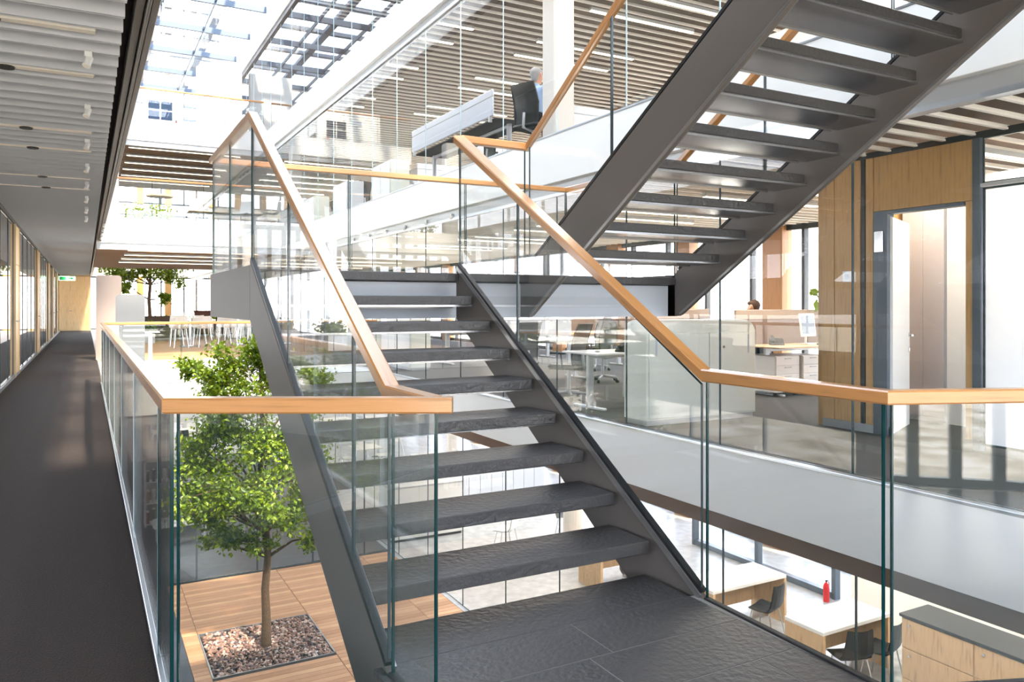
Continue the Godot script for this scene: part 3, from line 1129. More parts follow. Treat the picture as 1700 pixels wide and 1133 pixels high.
func balustrades() -> void:
	# corridor edge and the front corner
	var t := thing("balustrade", "glass balustrade with oak handrail along the corridor edge and round the front corner", "balustrade")
	var c0 := Vector3(XE, 0, -15.2)
	var c1 := Vector3(XE, 0, -2.733)
	var c2 := Vector3(1.0, 0, -2.325)
	var c3 := Vector3(0.985, 0, -2.72)
	handrail(t, [c0 + Vector3.UP * RY, c1 + Vector3.UP * RY, Vector3(1.04, RY, -2.302)])
	row_glass(t, c0, c1 + Vector3(0, 0, -0.5), 7, 0.0, RY - 0.02, true)
	row_glass(t, c1 + Vector3(0, 0, -0.5), c1, 1, 0.0, RY - 0.02)
	row_glass(t, c1 + Vector3(0.012, 0, -0.006), c2, 1, -0.28, RY - 0.02)
	floor_channel(t, [c0, c1], 0.012)
	floor_channel(t, [c1, c2], -0.005, M.black)
	# far rail across the atrium on our floor
	t = thing("balustrade", "glass balustrade with thin oak handrail across the far end of the atrium", "balustrade")
	handrail(t, [Vector3(XE + 0.05, RY, -15.3), Vector3(XA - 0.1, RY, -15.3)])
	row_glass(t, Vector3(XE + 0.05, 0, -15.3), Vector3(XA - 0.1, 0, -15.3), 4, 0.0, RY - 0.02)
	# left side of the lower flight, round the half landing, right side of the upper flight
	t = thing("balustrade", "outer stair balustrade of glass and oak handrail round the half landing", "balustrade")
	var x := 0.985
	handrail(t, [Vector3(x + 0.015, RY, -2.36), Vector3(x, RY, -2.72), Vector3(x, LY, -5.43), Vector3(x, LY, -7.28), Vector3(4.66, LY, -7.28), Vector3(4.66, LY, -5.40), Vector3(4.66, 3.54 + RY, -2.25)])
	upright(t, c2 + Vector3(-0.002, 0, -0.012), c3 + Vector3(0, 0, 0.012), -0.02, RY - 0.02, 0.012, null, null, 0.004)
	floor_channel(t, [c2, c3], -0.005, M.black)
	slope_glass(t, x, [2.74, 3.18, 4.37, 5.42], func(u): return nose_low(u) + 0.05, func(u): return nose_low(u) + RY - 0.02)
	row_glass(t, Vector3(x, 0, -5.44), Vector3(x, 0, -7.28), 2, 1.61, LY - 0.02)
	row_glass(t, Vector3(x, 0, -7.285), Vector3(4.66, 0, -7.285), 3, 1.61, LY - 0.02)
	row_glass(t, Vector3(4.66, 0, -7.28), Vector3(4.66, 0, -5.46), 1, 1.61, LY - 0.02)
	slope_glass(t, 4.66, [5.44, 4.4, 3.3, 2.29], func(u): return nose_up(u) + 0.04, func(u): return nose_up(u) + RY - 0.02)
	# inner side: landing rail on the right, up the lower flight, across the well, up the upper flight
	t = thing("balustrade", "inner stair balustrade of glass and oak handrail from the right corner up both flights", "balustrade")
	var xr := 2.505
	var k0 := Vector3(5.22, 0, -0.66)
	var k1 := Vector3(2.468, 0, -1.765)
	var k2 := Vector3(xr, 0, -2.72)
	handrail(t, [k0 + Vector3.UP * RY, k1 + Vector3.UP * RY, k2 + Vector3.UP * RY, Vector3(xr, LY, -5.43), Vector3(3.12, LY, -5.45), Vector3(3.12, 3.54 + RY, -2.25)])
	row_glass(t, k0, k1 + Vector3(0.012, 0, -0.004), 2, -0.25, RY - 0.02)
	row_glass(t, k1 + Vector3(0, 0, -0.012), k2, 1, -0.25, RY - 0.02)
	floor_channel(t, [k0, k1, k2], -0.005, M.black)
	slope_glass(t, xr, [2.74, 4.5, 5.42], func(u): return nose_low(u) + 0.05, func(u): return nose_low(u) + RY - 0.02)
	row_glass(t, Vector3(xr + 0.01, 0, -5.44), Vector3(3.11, 0, -5.46), 1, 1.61, LY - 0.02)
	slope_glass(t, 3.12, [5.42, 4.3, 3.2, 2.29], func(u): return nose_up(u) + 0.04, func(u): return nose_up(u) + RY - 0.02)
	# rails of the far bridges
	for d in [[STOREY, -22.02, "glass balustrade with oak handrail on the first bridge across the far atrium"], [STOREY * 2, -26.78, "glass balustrade with oak handrail on the second bridge across the far atrium"]]:
		t = thing("balustrade", d[2], "balustrade")
		handrail(t, [Vector3(XE + 0.02, d[0] + RY, d[1]), Vector3(XA - 0.1, d[0] + RY, d[1])])
		row_glass(t, Vector3(XE + 0.02, 0, d[1]), Vector3(XA - 0.1, 0, d[1]), 4, d[0] + 0.01, d[0] + RY - 0.02)


# ============ frameless glazing of the storeys across the atrium =========
func glazing_row(label: String, y0: float, y1: float, z0: float, z1: float, x: float, rim: Material) -> void:
	var n: int = names.get("window", 0) + 1
	names["window"] = n
	var o := Node3D.new()
	o.name = "window_%d" % n
	add_child(o)
	o.set_meta("kind", "structure")
	tag(o, label, "glazing")
	var z := -4.128
	while z + 1.473 <= z0: z += 1.473
	while z > z1:
		upright(o, Vector3(x, 0, minf(z, z0) - 0.004), Vector3(x, 0, maxf(z - 1.473, z1) + 0.004), y0, y1, 0.012, M.glass, rim, 0.002 if rim == M.joint_light else 0.004, "pane")
		z -= 1.473
	var s := st()
	span(s, Vector3(x - 0.03, y1 - 0.01, z1), Vector3(x + 0.03, y1 + 0.03, z0))
	obj("head_rail", s, M.channel, o)


func office_glazing() -> void:
	glazing_row("frameless glazing of the ground floor offices under the white fascia", -STOREY + 0.01, -0.78, 0.6, ZF, XA + 0.06, M.joint)
	glazing_row("frameless glazing of the open office on our storey", 0.012, STOREY - 0.78, -0.5, ZF, XA + 0.02, M.joint)
	glazing_row("frameless glazing of the office one storey up", STOREY + 0.012, STOREY * 2 - 0.78, -2.0, ZF, XA + 0.02, M.joint_light)
	glazing_row("frameless glazing of the office two storeys up", STOREY * 2 + 0.012, STOREY * 3 - 0.5, -2.0, ZF, XA + 0.02, M.joint_light)
	# courtyard end wall on the ground floor
	var n: int = names.get("window", 0) + 1
	names["window"] = n
	var o := Node3D.new()
	o.name = "window_%d" % n
	add_child(o)
	o.set_meta("kind", "structure")
	tag(o, "blue-grey glazed end wall of the tree courtyard", "glazing")
	var xs := [1.25, 1.73, 2.77, 3.79, 4.80, 5.30]
	for i in xs.size() - 1:
		upright(o, Vector3(xs[i] + 0.004, 0, -14.82), Vector3(xs[i + 1] - 0.004, 0, -14.82), -STOREY + 0.01, -0.62, 0.02, M.glass, M.joint, 0.008, "pane")
	var s := st()
	span(s, Vector3(1.24, -0.62, -14.88), Vector3(5.30, -0.30, -14.76))
	obj("head_rail", s, M.alu, o)


# =============================== trees ==================================
func leaf_cloud(centres: Array, count: int, size: float, r: RandomNumberGenerator) -> ArrayMesh:
	var v := PackedVector3Array()
	var nn := PackedVector3Array()
	for i in count:
		var c: Array = centres[r.randi() % centres.size()]
		var d := Vector3(r.randfn(), r.randfn() * 0.75, r.randfn())
		var p: Vector3 = c[0] + d * c[1] * 0.5
		var f := Vector3(r.randfn(), r.randfn() - 0.2, r.randfn()).normalized()
		var up := (Vector3(r.randfn(), 1.2 + r.randfn() * 0.6, r.randfn())).normalized()
		var side := f.cross(up).normalized()
		var n := side.cross(f).normalized()
		var l := size * r.randf_range(0.7, 1.3)
		var w := l * 0.28
		var q := [p, p + f * l * 0.5 + side * w + n * l * 0.05, p + f * l, p + f * l * 0.5 - side * w + n * l * 0.05]
		for k in [0, 1, 2, 0, 2, 3]:
			v.append(q[k])
		for o in [[0, 1, 2], [0, 2, 3]]:
			var fn: Vector3 = ((q[o[2]] - q[o[0]]) as Vector3).cross(q[o[1]] - q[o[0]]).normalized()
			for k in 3: nn.append(fn)
	var a := []
	a.resize(Mesh.ARRAY_MAX)
	a[Mesh.ARRAY_VERTEX] = v
	a[Mesh.ARRAY_NORMAL] = nn
	var m := ArrayMesh.new()
	m.add_surface_from_arrays(Mesh.PRIMITIVE_TRIANGLES, a)
	return m


# blobs: array of [centre, radius]; each gets a limb from the trunk and leaves
func tree(label: String, at: Vector3, stem: Array, radii: Array, blobs: Array, leaves: int, leaf: float, seed_: int) -> void:
	var r := RandomNumberGenerator.new()
	r.seed = seed_
	var t := thing("tree", label, "tree", at)
	var s := st()
	tube(s, stem, radii, 10)
	obj("trunk", s, M.bark, t)
	s = st()
	var spots := []
	for b in blobs:
		var c: Vector3 = b[0]
		var best: Vector3 = stem[0]
		var br := 0.03
		for i in stem.size():
			var p: Vector3 = stem[i]
			if p.y < c.y - 0.1 and (p.y > best.y):
				best = p
				br = radii[i]
		var m := best.lerp(c, 0.5) + Vector3(r.randfn(), r.randfn(), r.randfn()) * 0.06
		tube(s, [best, m, c], [br * 0.55, br * 0.32, 0.006], 6)
		for k in 5:
			var e: Vector3 = c + Vector3(r.randfn(), r.randfn() * 0.6, r.randfn()) * b[1] * 0.55
			tube(s, [m.lerp(c, 0.6), m.lerp(e, 0.7) + Vector3.UP * 0.02, e], [br * 0.22 + 0.003, 0.006, 0.003], 5)
			spots.append([e, b[1] * 0.5])
		spots.append([c, b[1] * 0.8])
	obj("branches", s, M.bark, t).set_meta("kind", "stuff")
	for k in 3:
		var o := inst("foliage", leaf_cloud(spots, leaves / 3, leaf, r), t, Transform3D.IDENTITY, M["leaf_%d" % k])
		o.set_meta("kind", "stuff")


func courtyard() -> void:
	var gy := -STOREY
	# deck of planks round a bed of pebbles
	var f := struct("floor", "warm timber deck of the ground floor courtyard", "deck")
	var bed := Rect2(1.47, -12.36, 1.61, 1.56)
	var secs := [[1.245, 1.455], [1.461, 3.085], [3.091, 4.70], [4.706, 5.29]]
	var n := 0
	var z := -14.76
	var meshes := {}
	while z < -7.0:
		for sc in secs:
			var parts := [[sc[0], sc[1]]]
			if z + 0.1 > bed.position.y and z < bed.end.y and sc[0] > 1.457 and sc[0] < 1.5:
				continue
			for p in parts:
				var w: float = p[1] - p[0]
				var key := "%.3f" % w
				if not meshes.has(key):
					var s := st()
					box(s, Vector3.ZERO, Vector3(w, 0.03, 0.112), 0.003)
					meshes[key] = s.commit()
				inst("plank", meshes[key], f, Transform3D(Basis.IDENTITY, Vector3((p[0] + p[1]) * 0.5, gy - 0.015, z + 0.058)), M["deck_%d" % ((n * 7 + n / 5) % 4)])
				n += 1
		z += 0.118
	# bed frame and pebbles
	var b := thing("gravel_bed", "square bed of brown pebbles round the foot of the courtyard tree", "gravel bed", Vector3(0, gy, 0))
	for e in [[1.455, -12.37, 3.09, -12.35], [1.455, -10.82, 3.09, -10.80], [1.455, -12.37, 1.475, -10.80], [3.07, -12.37, 3.09, -10.80]]:
		var s := st()
		span(s, Vector3(e[0], -0.05, e[1]), Vector3(e[2], 0.012, e[3]))
		obj("edging", s, M.channel, b)
	var s2 := st()
	span(s2, Vector3(1.47, -0.06, -12.36), Vector3(3.075, -0.03, -10.81))
	obj("soil", s2, M.soil, b)
	var ps := st()
	ellipsoid(ps, Vector3.ZERO, Vector3(0.030, 0.013, 0.020), 7, 5)
	var pm := made(ps, M.pebble)
	var mm := MultiMesh.new()
	mm.transform_format = MultiMesh.TRANSFORM_3D
	mm.use_colors = true
	mm.mesh = pm
	mm.instance_count = 3600
	var tones := [Color(0.36, 0.20, 0.14), Color(0.22, 0.13, 0.10), Color(0.55, 0.38, 0.30), Color(0.12, 0.09, 0.10), Color(0.62, 0.52, 0.46), Color(0.30, 0.17, 0.15)]
	for i in 3600:
		var sc := rng.randf_range(0.7, 1.25)
		var bs := Basis.from_euler(Vector3(rng.randfn() * 0.45, rng.randf() * TAU, rng.randfn() * 0.45)).scaled(Vector3(sc, sc, sc))
		mm.set_instance_transform(i, Transform3D(bs, Vector3(rng.randf_range(1.50, 3.05), rng.randf_range(-0.03, 0.012), rng.randf_range(-12.33, -10.84))))
		var c: Color = tones[rng.randi() % tones.size()] * rng.randf_range(0.7, 1.2)
		mm.set_instance_color(i, c)
	var mi := MultiMeshInstance3D.new()
	mi.name = "pebbles"
	mi.multimesh = mm
	mi.set_meta("kind", "stuff")
	b.add_child(mi)
	# the tree: blobs placed round the stem
	var stem := [Vector3(0, -0.05, 0), Vector3(0.01, 0.35, 0.0), Vector3(-0.01, 0.8, 0.01), Vector3(0.03, 1.25, 0), Vector3(0.0, 1.62, 0), Vector3(-0.10, 2.2, 0.03), Vector3(-0.05, 2.9, 0.0), Vector3(-0.06, 3.6, 0.02), Vector3(-0.1, 4.1, 0)]
	var rad := [0.078, 0.062, 0.056, 0.052, 0.055, 0.042, 0.032, 0.02, 0.01]
	var R := Vector3(0.877, 0, 0.48)
	var D := Vector3(-0.48, 0, 0.877)
	var blobs := []
	for q in [[-0.85, 1.85, 0.0, 0.30], [-0.55, 1.62, 0.25, 0.26], [-0.95, 2.2, 0.1, 0.28], [-0.55, 2.15, 0.35, 0.40], [-0.70, 2.65, 0.1, 0.40], [-0.35, 2.45, 0.45, 0.45], [0.10, 2.05, 0.3, 0.42], [0.45, 1.75, 0.15, 0.34], [0.55, 2.1, 0.0, 0.40], [0.35, 2.5, 0.3, 0.45], [-0.15, 2.9, 0.3, 0.45], [-0.75, 3.05, 0.0, 0.36], [0.2, 3.0, 0.1, 0.42], [-0.45, 3.35, 0.2, 0.42], [-0.05, 3.5, 0.2, 0.40], [0.15, 3.75, 0.0, 0.34], [-0.22, 4.02, 0.1, 0.34], [-1.02, 3.98, 0.1, 0.22], [-0.55, 3.75, 0.1, 0.34], [-0.30, 3.95, 0.1, 0.36], [-0.68, 3.42, 0.1, 0.36], [0.0, 4.12, 0.0, 0.28], [0.65, 3.9, 0.0, 0.25], [-0.9, 2.9, 0.2, 0.3], [-0.2, 2.3, 0.6, 0.4], [0.6, 2.85, 0.1, 0.36], [-1.1, 2.55, 0.1, 0.22], [-0.05, 4.25, 0.0, 0.26], [0.62, 3.3, 0.1, 0.34], [0.78, 3.62, 0.0, 0.24], [-0.45, 2.0, -0.4, 0.4], [0.2, 2.6, -0.5, 0.45], [-0.4, 3.0, -0.45, 0.4], [0.75, 2.45, 0.0, 0.34], [0.72, 1.55, 0.0, 0.24], [-0.30, 1.55, 0.1, 0.22]]:
		blobs.append([R * q[0] + D * q[2] + Vector3.UP * q[1], q[3]])
	tree("slender green courtyard tree growing out of the pebble bed", Vector3(2.27, gy + 0.02, -11.52), stem, rad, blobs, 27000, 0.068, 5)


# ======================= the veneered block on the right =================
func core_block() -> void:
	var x := 7.26
	var o := struct("wall_right", "wood veneered room block with a doorway behind the office glazing", "wall")
	# panels on the face towards the atrium: narrow dark joints between them
	for d in [[-6.02, -5.86, 0], [-5.85, -5.53, 0], [-5.52, -5.47, 1], [-5.46, -5.37, 0]]:
		var s := st()
		span(s, Vector3(x, 0.09, d[0]), Vector3(x + 0.06, 2.90, d[1]), 0.003)
		obj("panel", s, M.veneer if d[2] == 0 else M.steel_dark, o)
	var s := st()
	span(s, Vector3(x, 2.33, -5.36), Vector3(x + 0.06, 2.90, -4.32), 0.003)
	obj("panel", s, M.veneer, o)
	s = st()
	span(s, Vector3(x, 0.09, -4.39), Vector3(x + 0.06, 2.325, -4.32), 0.003)
	obj("panel", s, M.veneer, o)
	s = st()
	span(s, Vector3(x + 0.01, 0.0, -6.02), Vector3(x + 0.06, 0.09, -5.20))
	obj("plinth", s, M.channel, o)
	s = st()
	span(s, Vector3(x + 0.06, 0.0, -6.12), Vector3(10.2, 2.90, -6.02))
	obj("side_panel", s, M.veneer, o)
	s = st()
	span(s, Vector3(x, 2.90, -6.12), Vector3(x + 0.1, 2.96, 0.6))
	obj("head_trim", s, M.mullion_dark, o)
	# door frame and open white leaf
	var n: int = names.get("door", 0) + 1
	names["door"] = n
	var dr := Node3D.new()
	dr.name = "door_%d" % n
	add_child(dr)
	dr.set_meta("kind", "structure")
	tag(dr, "white door standing open in the veneered block, lever handle", "door")
	s = st()
	span(s, Vector3(x - 0.01, 0.0, -5.36), Vector3(x + 0.10, 2.325, -5.20))
	obj("frame", s, M.mullion, dr)
	s = st()
	span(s, Vector3(x - 0.01, 2.29, -5.20), Vector3(x + 0.10, 2.325, -4.40))
	obj("frame", s, M.mullion, dr)
	var turn := Basis(Vector3.UP, atan2(0.35, 0.79))
	var hinge := Vector3(x + 0.03, 0, -5.19)
	s = st()
	box(s, hinge + turn * Vector3(0.43, 1.14, 0), Vector3(0.84, 2.24, 0.045), 0.003, turn)
	var leaf := obj("leaf", s, M.white, dr)
	s = st()
	var hb := hinge + turn * Vector3(0.80, 1.02, 0.03)
	box(s, hb, Vector3(0.045, 0.05, 0.012), 0.003, turn)
	tube(s, [hb, hb + turn * Vector3(0, 0, 0.05), hb + turn * Vector3(-0.13, 0, 0.055)], [0.012], 8)
	box(s, hb + Vector3(0, -0.16, 0), Vector3(0.035, 0.06, 0.012), 0.003, turn)
	obj("handle", s, M.chrome, leaf)
	s = st()
	span(s, Vector3(x - 0.03, 1.90, -5.34), Vector3(x - 0.01, 2.12, -5.24), 0.004)
	obj("door_closer", s, M.chrome, dr)
	# wardrobe inside and the white lining beside it
	var w := thing("wardrobe", "grey-lilac wood wardrobe inside the open doorway of the veneered block", "wardrobe", Vector3(8.6, 0, -5.69))
	for i in 2:
		s = st()
		span(s, Vector3(-0.02, 0.06, -0.26 + 0.26 * i), Vector3(0.0, 2.6, -0.005 + 0.26 * i), 0.002)
		obj("door", s, M.lilac_wood, w)
	s = st()
	span(s, Vector3(0.0, 0, -0.27), Vector3(0.55, 2.62, 0.26))
	obj("carcass", s, M.lilac_wood, w)
	s = st()
	span(s, Vector3(8.58, 0, -5.40), Vector3(8.68, 2.78, -4.2))
	obj("lining", s, M.white, o)
	# inner glass wall with frosted film to the right of the doorway
	n = names.get("window", 0) + 1
	names["window"] = n
	var g := Node3D.new()
	g.name = "window_%d" % n
	add_child(g)
	g.set_meta("kind", "structure")
	tag(g, "frosted glass partition to the right of the veneered doorway", "glazing")
	for d in [[-4.24, -2.8], [-2.79, -1.35], [-1.34, 0.1]]:
		upright(g, Vector3(x + 0.03, 0, d[0]), Vector3(x + 0.03, 0, d[1]), 0.05, 2.44, 0.02, M.frosted, M.joint, 0.02, "pane")
		upright(g, Vector3(x + 0.03, 0, d[0]), Vector3(x + 0.03, 0, d[1]), 2.48, 2.90, 0.02, M.glass, M.joint, 0.01, "pane")
	s = st()
	span(s, Vector3(x - 0.01, 0.0, -4.32), Vector3(x + 0.07, 2.90, -4.25))
	obj("post", s, M.mullion, g)
	s = st()
	span(s, Vector3(x - 0.005, 2.445, -4.25), Vector3(x + 0.065, 2.475, 0.1))
	obj("transom", s, M.channel, g)
	# switch plate and sign
	var p := thing("switch_plate", "small white switch plate on the veneer panel", "switch", Vector3(x - 0.006, 1.66, -5.68))
	s = st()
	span(s, Vector3(-0.006, -0.06, -0.06), Vector3(0.006, 0.06, 0.06), 0.003)
	obj("plate", s, M.plastic_white, p)
	s = st()
	span(s, Vector3(-0.012, -0.03, -0.03), Vector3(-0.005, 0.03, 0.03), 0.003)
	obj("rocker", s, M.panel_grey, p)


# =========================== corridor, left side ========================
func corridor_side() -> void:
	var n: int = names.get("window", 0) + 1
	names["window"] = n
	var o := Node3D.new()
	o.name = "window_%d" % n
	add_child(o)
	o.set_meta("kind", "structure")
	tag(o, "dark reflecting glass wall along the left of the corridor", "glazing")
	var z := ZN
	var doors := [-17.15, -25.0, -32.2, -36.2, -41.6]
	var k := 0
	while z > ZF + 0.5:
		var z1 := z - 1.47
		if k < doors.size() and z1 < doors[k] + 0.6:
			z1 = doors[k]
		upright(o, Vector3(XL, 0, z - 0.004), Vector3(XL, 0, z1 + 0.004), 0.06, 2.86, 0.02, M.glass, M.joint, 0.008, "pane")
		if k < doors.size() and is_equal_approx(z1, doors[k]):
			z1 = doors[k] - 1.05
			k += 1
		z = z1
	var s := st()
	span(s, Vector3(XL - 0.04, 0, ZF), Vector3(XL + 0.035, 0.06, ZN))
	obj("base_rail", s, M.channel, o)
	s = st()
	span(s, Vector3(XL - 0.04, 2.86, ZF), Vector3(XL + 0.035, 2.91, ZN))
	obj("head_rail", s, M.mullion_dark, o)
	var ordn := ["first", "second", "third", "fourth", "fifth"]
	for i in doors.size():
		n = names.get("door", 0) + 1
		names["door"] = n
		var d := Node3D.new()
		d.name = "door_%d" % n
		add_child(d)
		d.set_meta("kind", "structure")
		tag(d, ordn[i] + " pale wood door in the corridor glass wall, counted from the near end", "door")
		s = st()
		span(s, Vector3(XL - 0.03, 0.06, doors[i] - 1.0), Vector3(XL + 0.03, 2.12, doors[i] - 0.05), 0.004)
		var lf := obj("leaf", s, M.veneer_pale, d)
		s = st()
		span(s, Vector3(XL - 0.03, 2.13, doors[i] - 1.0), Vector3(XL + 0.03, 2.86, doors[i] - 0.05), 0.004)
		obj("overpanel", s, M.veneer_pale, d)
		for e in [0.0, -1.0]:
			s = st()
			span(s, Vector3(XL - 0.045, 0.0, doors[i] + e - 0.05), Vector3(XL + 0.045, 2.86, doors[i] + e))
			obj("jamb", s, M.veneer_pale, d)
		s = st()
		tube(s, [Vector3(XL + 0.03, 1.05, doors[i] - 0.12), Vector3(XL + 0.09, 1.05, doors[i] - 0.12), Vector3(XL + 0.095, 1.05, doors[i] - 0.25)], [0.011], 8)
		obj("handle", s, M.chrome, lf)
	# end of the corridor
	var w := struct("wall_front", "pale wood panelled end wall of the corridor", "wall")
	for i in 3:
		s = st()
		span(s, Vector3(XL + 0.02 + 0.47 * i, 0.0, -46.9), Vector3(XL + 0.485 + 0.47 * i, 2.86, -46.8), 0.004)
		obj("panel", s, M.veneer_pale, w)
	s = st()
	span(s, Vector3(XL - 0.1, 0.0, -47.0), Vector3(XE, 3.0, -46.9))
	obj("backing", s, M.veneer_pale, w)
	n = names.get("door", 0) + 1
	names["door"] = n
	var dd := Node3D.new()
	dd.name = "door_%d" % n
	add_child(dd)
	dd.set_meta("kind", "structure")
	tag(dd, "pale wood door at the far end of the corridor", "door")
	s = st()
	span(s, Vector3(-0.85, 0.01, -46.8), Vector3(0.0, 2.1, -46.76), 0.004)
	var l2 := obj("leaf", s, M.veneer_pale, dd)
	s = st()
	tube(s, [Vector3(-0.75, 1.05, -46.76), Vector3(-0.75, 1.05, -46.7), Vector3(-0.62, 1.05, -46.69)], [0.012], 8)
	obj("handle", s, M.chrome, l2)
	var e := thing("exit_sign", "lit white and green escape sign hanging at the far end of the corridor", "exit sign", Vector3(-0.75, 2.59, -41.5))
	s = st()
	span(s, Vector3(-0.34, -0.10, -0.03), Vector3(0.34, 0.10, 0.03), 0.006)
	obj("lamp_box", s, M.sign_lamp, e)
	s = st()
	span(s, Vector3(-0.30, -0.075, 0.03), Vector3(-0.02, 0.075, 0.034))
	prism(s, PackedVector2Array([Vector2(0.05, 0.025), Vector2(0.16, 0.025), Vector2(0.16, 0.06), Vector2(0.27, 0.0), Vector2(0.16, -0.06), Vector2(0.16, -0.025), Vector2(0.05, -0.025)]), 0.004, Transform3D(Basis.IDENTITY, Vector3(0, 0, 0.032)))
	obj("escape_arrow", s, M.sign_green, e)
	s = st()
	for hx in [-0.25, 0.25]:
		tube(s, [Vector3(hx, 0.1, 0), Vector3(hx, 0.37, 0)], [0.006], 6)
	obj("hanger", s, M.alu, e)
	var ol := OmniLight3D.new()
	ol.name = "sign_light"
	ol.light_energy = 0.2
	ol.light_color = Color(0.8, 1.0, 0.88)
	ol.position = Vector3(0, 0, 0.12)
	ol.shadow_enabled = true
	e.add_child(ol)
	# partitions by the far end of the handrail
	var pnl := [["partition_panel", "tall pinkish white partition panel near the far end of the corridor rail", Vector3(0.50, 0, -21.5), 0.56, 2.08, M.partition_pink], ["partition_panel", "light grey partition panel with rounded top corners beyond the far handrail", Vector3(0.78, 0, -17.2), 0.52, 1.56, M.partition_grey]]
	for q in pnl:
		var t := thing(q[0], q[1], "partition", q[2])
		var w2: float = q[3]
		var h2: float = q[4]
		var poly := PackedVector2Array([Vector2(-w2 / 2, 0.02), Vector2(w2 / 2, 0.02), Vector2(w2 / 2, h2 - 0.06), Vector2(w2 / 2 - 0.02, h2 - 0.02), Vector2(w2 / 2 - 0.06, h2), Vector2(-w2 / 2 + 0.06, h2), Vector2(-w2 / 2 + 0.02, h2 - 0.02), Vector2(-w2 / 2, h2 - 0.06)])
		s = st()
		prism(s, poly, 0.05)
		obj("board", s, q[5], t)
		s = st()
		for fx in [-1, 1]:
			span(s, Vector3(fx * w2 * 0.4 - 0.03, 0, -0.18), Vector3(fx * w2 * 0.4 + 0.03, 0.02, 0.18), 0.004)
		obj("foot", s, M.alu, t)
	var bs := thing("partition_column", "white square column standing on the first bridge beside the corridor storey", "column", Vector3(0.55, STOREY, -22.6))
	s = st()
	span(s, Vector3(-0.2, 0, -0.2), Vector3(0.2, 2.9, 0.2), 0.01)
	obj("shaft", s, M.plaster, bs)
	# rooms behind the glass: back wall line and a few planters and desks
	for i in 3:
		planter(["green box planter behind the corridor glass nearest the viewer", "green box planter behind the corridor glass by the first door", "green box planter far behind the corridor glass"][i], Vector3(-4.6, 0, -17.0 - 6.5 * i), Vector3(0.5, 0.45, 2.4), 500, 60 + i)


func planter(label: String, at: Vector3, size: Vector3, leaves: int, seed_: int, leaf := 0.12) -> void:
	var t := thing("planter", label, "planter", at)
	var s := st()
	span(s, Vector3(-size.x / 2, 0, -size.z / 2), Vector3(size.x / 2, size.y, size.z / 2), 0.01)
	obj("trough", s, M.alu, t)
	s = st()
	span(s, Vector3(-size.x / 2 + 0.02, size.y, -size.z / 2 + 0.02), Vector3(size.x / 2 - 0.02, size.y + 0.01, size.z / 2 - 0.02))
	obj("soil", s, M.soil, t)
	var r := RandomNumberGenerator.new()
	r.seed = seed_
	var c := []
	var n := int(maxf(size.x, size.z) / 0.25) + 1
	for i in n:
		var f := (i + 0.5) / n - 0.5
		c.append([Vector3(f * size.x * 0.9 if size.x > size.z else 0.0, size.y + 0.14 + r.randf() * 0.12, f * size.z * 0.9 if size.z >= size.x else 0.0), 0.26])
	var o := inst("foliage", leaf_cloud(c, leaves, leaf, r), t, Transform3D.IDENTITY, M["leaf_%d" % (seed_ % 3)])
	o.set_meta("kind", "stuff")


# ============================== furniture ===============================
func make_office_chair(label: String, back: Material, group: String) -> Node3D:
	var t := thing("office_chair", label, "office chair", Vector3.ZERO, 0.0, group)
	var s := st()
	box(s, Vector3(0, 0.47, 0), Vector3(0.48, 0.07, 0.46), 0.03)
	obj("seat", s, M.black, t)
	# curved mesh back inside a frame
	s = st()
	var rows := 8
	for i in rows:
		for j in 6:
			var q := []
			for ij in [[i, j], [i, j + 1], [i + 1, j + 1], [i + 1, j]]:
				var v: float = float(ij[0]) / rows
				var u: float = float(ij[1]) / 6.0 - 0.5
				q.append(Vector3(u * (0.46 - 0.06 * absf(v - 0.6)), 0.50 + 0.58 * v, 0.20 + 0.05 * sin(v * PI) * -1.0 + 0.10 * v - 0.12 * u * u * 0.9))
			quad(s, q[0], q[1], q[2], q[3], Vector3(0, 0, 1))
			quad(s, q[0] + Vector3(0, 0, -0.015), q[1] + Vector3(0, 0, -0.015), q[2] + Vector3(0, 0, -0.015), q[3] + Vector3(0, 0, -0.015), Vector3(0, 0, -1))
	var bk := obj("backrest", s, back, t)
	s = st()
	tube(s, [Vector3(-0.21, 0.50, 0.175), Vector3(-0.228, 0.80, 0.17), Vector3(-0.215, 1.08, 0.27), Vector3(0.215, 1.08, 0.27), Vector3(0.228, 0.80, 0.17), Vector3(0.21, 0.50, 0.175)], [0.012], 6)
	obj("back_frame", s, M.black, bk)
	s = st()
	tube(s, [Vector3(0, 0.42, 0.05), Vector3(0, 0.44, 0.24), Vector3(0, 0.66, 0.22)], [0.022], 8)
	obj("back_arm", s, M.alu, t)
	for sx in [-1, 1]:
		s = st()
		tube(s, [Vector3(sx * 0.22, 0.45, 0.05), Vector3(sx * 0.29, 0.47, 0.05), Vector3(sx * 0.29, 0.66, 0.03)], [0.014], 6)
		box(s, Vector3(sx * 0.29, 0.675, -0.02), Vector3(0.07, 0.03, 0.24), 0.012)
		obj("armrest", s, M.black, t)
	s = st()
	tube(s, [Vector3(0, 0.10, 0), Vector3(0, 0.44, 0)], [0.028], 10)
	obj("stem", s, M.alu, t)
	s = st()
	for k in 5:
		var a := TAU * k / 5.0
		var d := Vector3(cos(a), 0, sin(a))
		tube(s, [Vector3(0, 0.11, 0), d * 0.30 + Vector3.UP * 0.085], [0.025, 0.015], 6)
	obj("star_base", s, M.alu, t)
	for k in 5:
		var a := TAU * k / 5.0
		var d := Vector3(cos(a), 0, sin(a)) * 0.30
		var sd := Vector3(-sin(a), 0, cos(a))
		s = st()
		tube(s, [d - sd * 0.022 + Vector3.UP * 0.03, d + sd * 0.022 + Vector3.UP * 0.03], [0.03], 10)
		obj("caster", s, M.black, t)
	return t


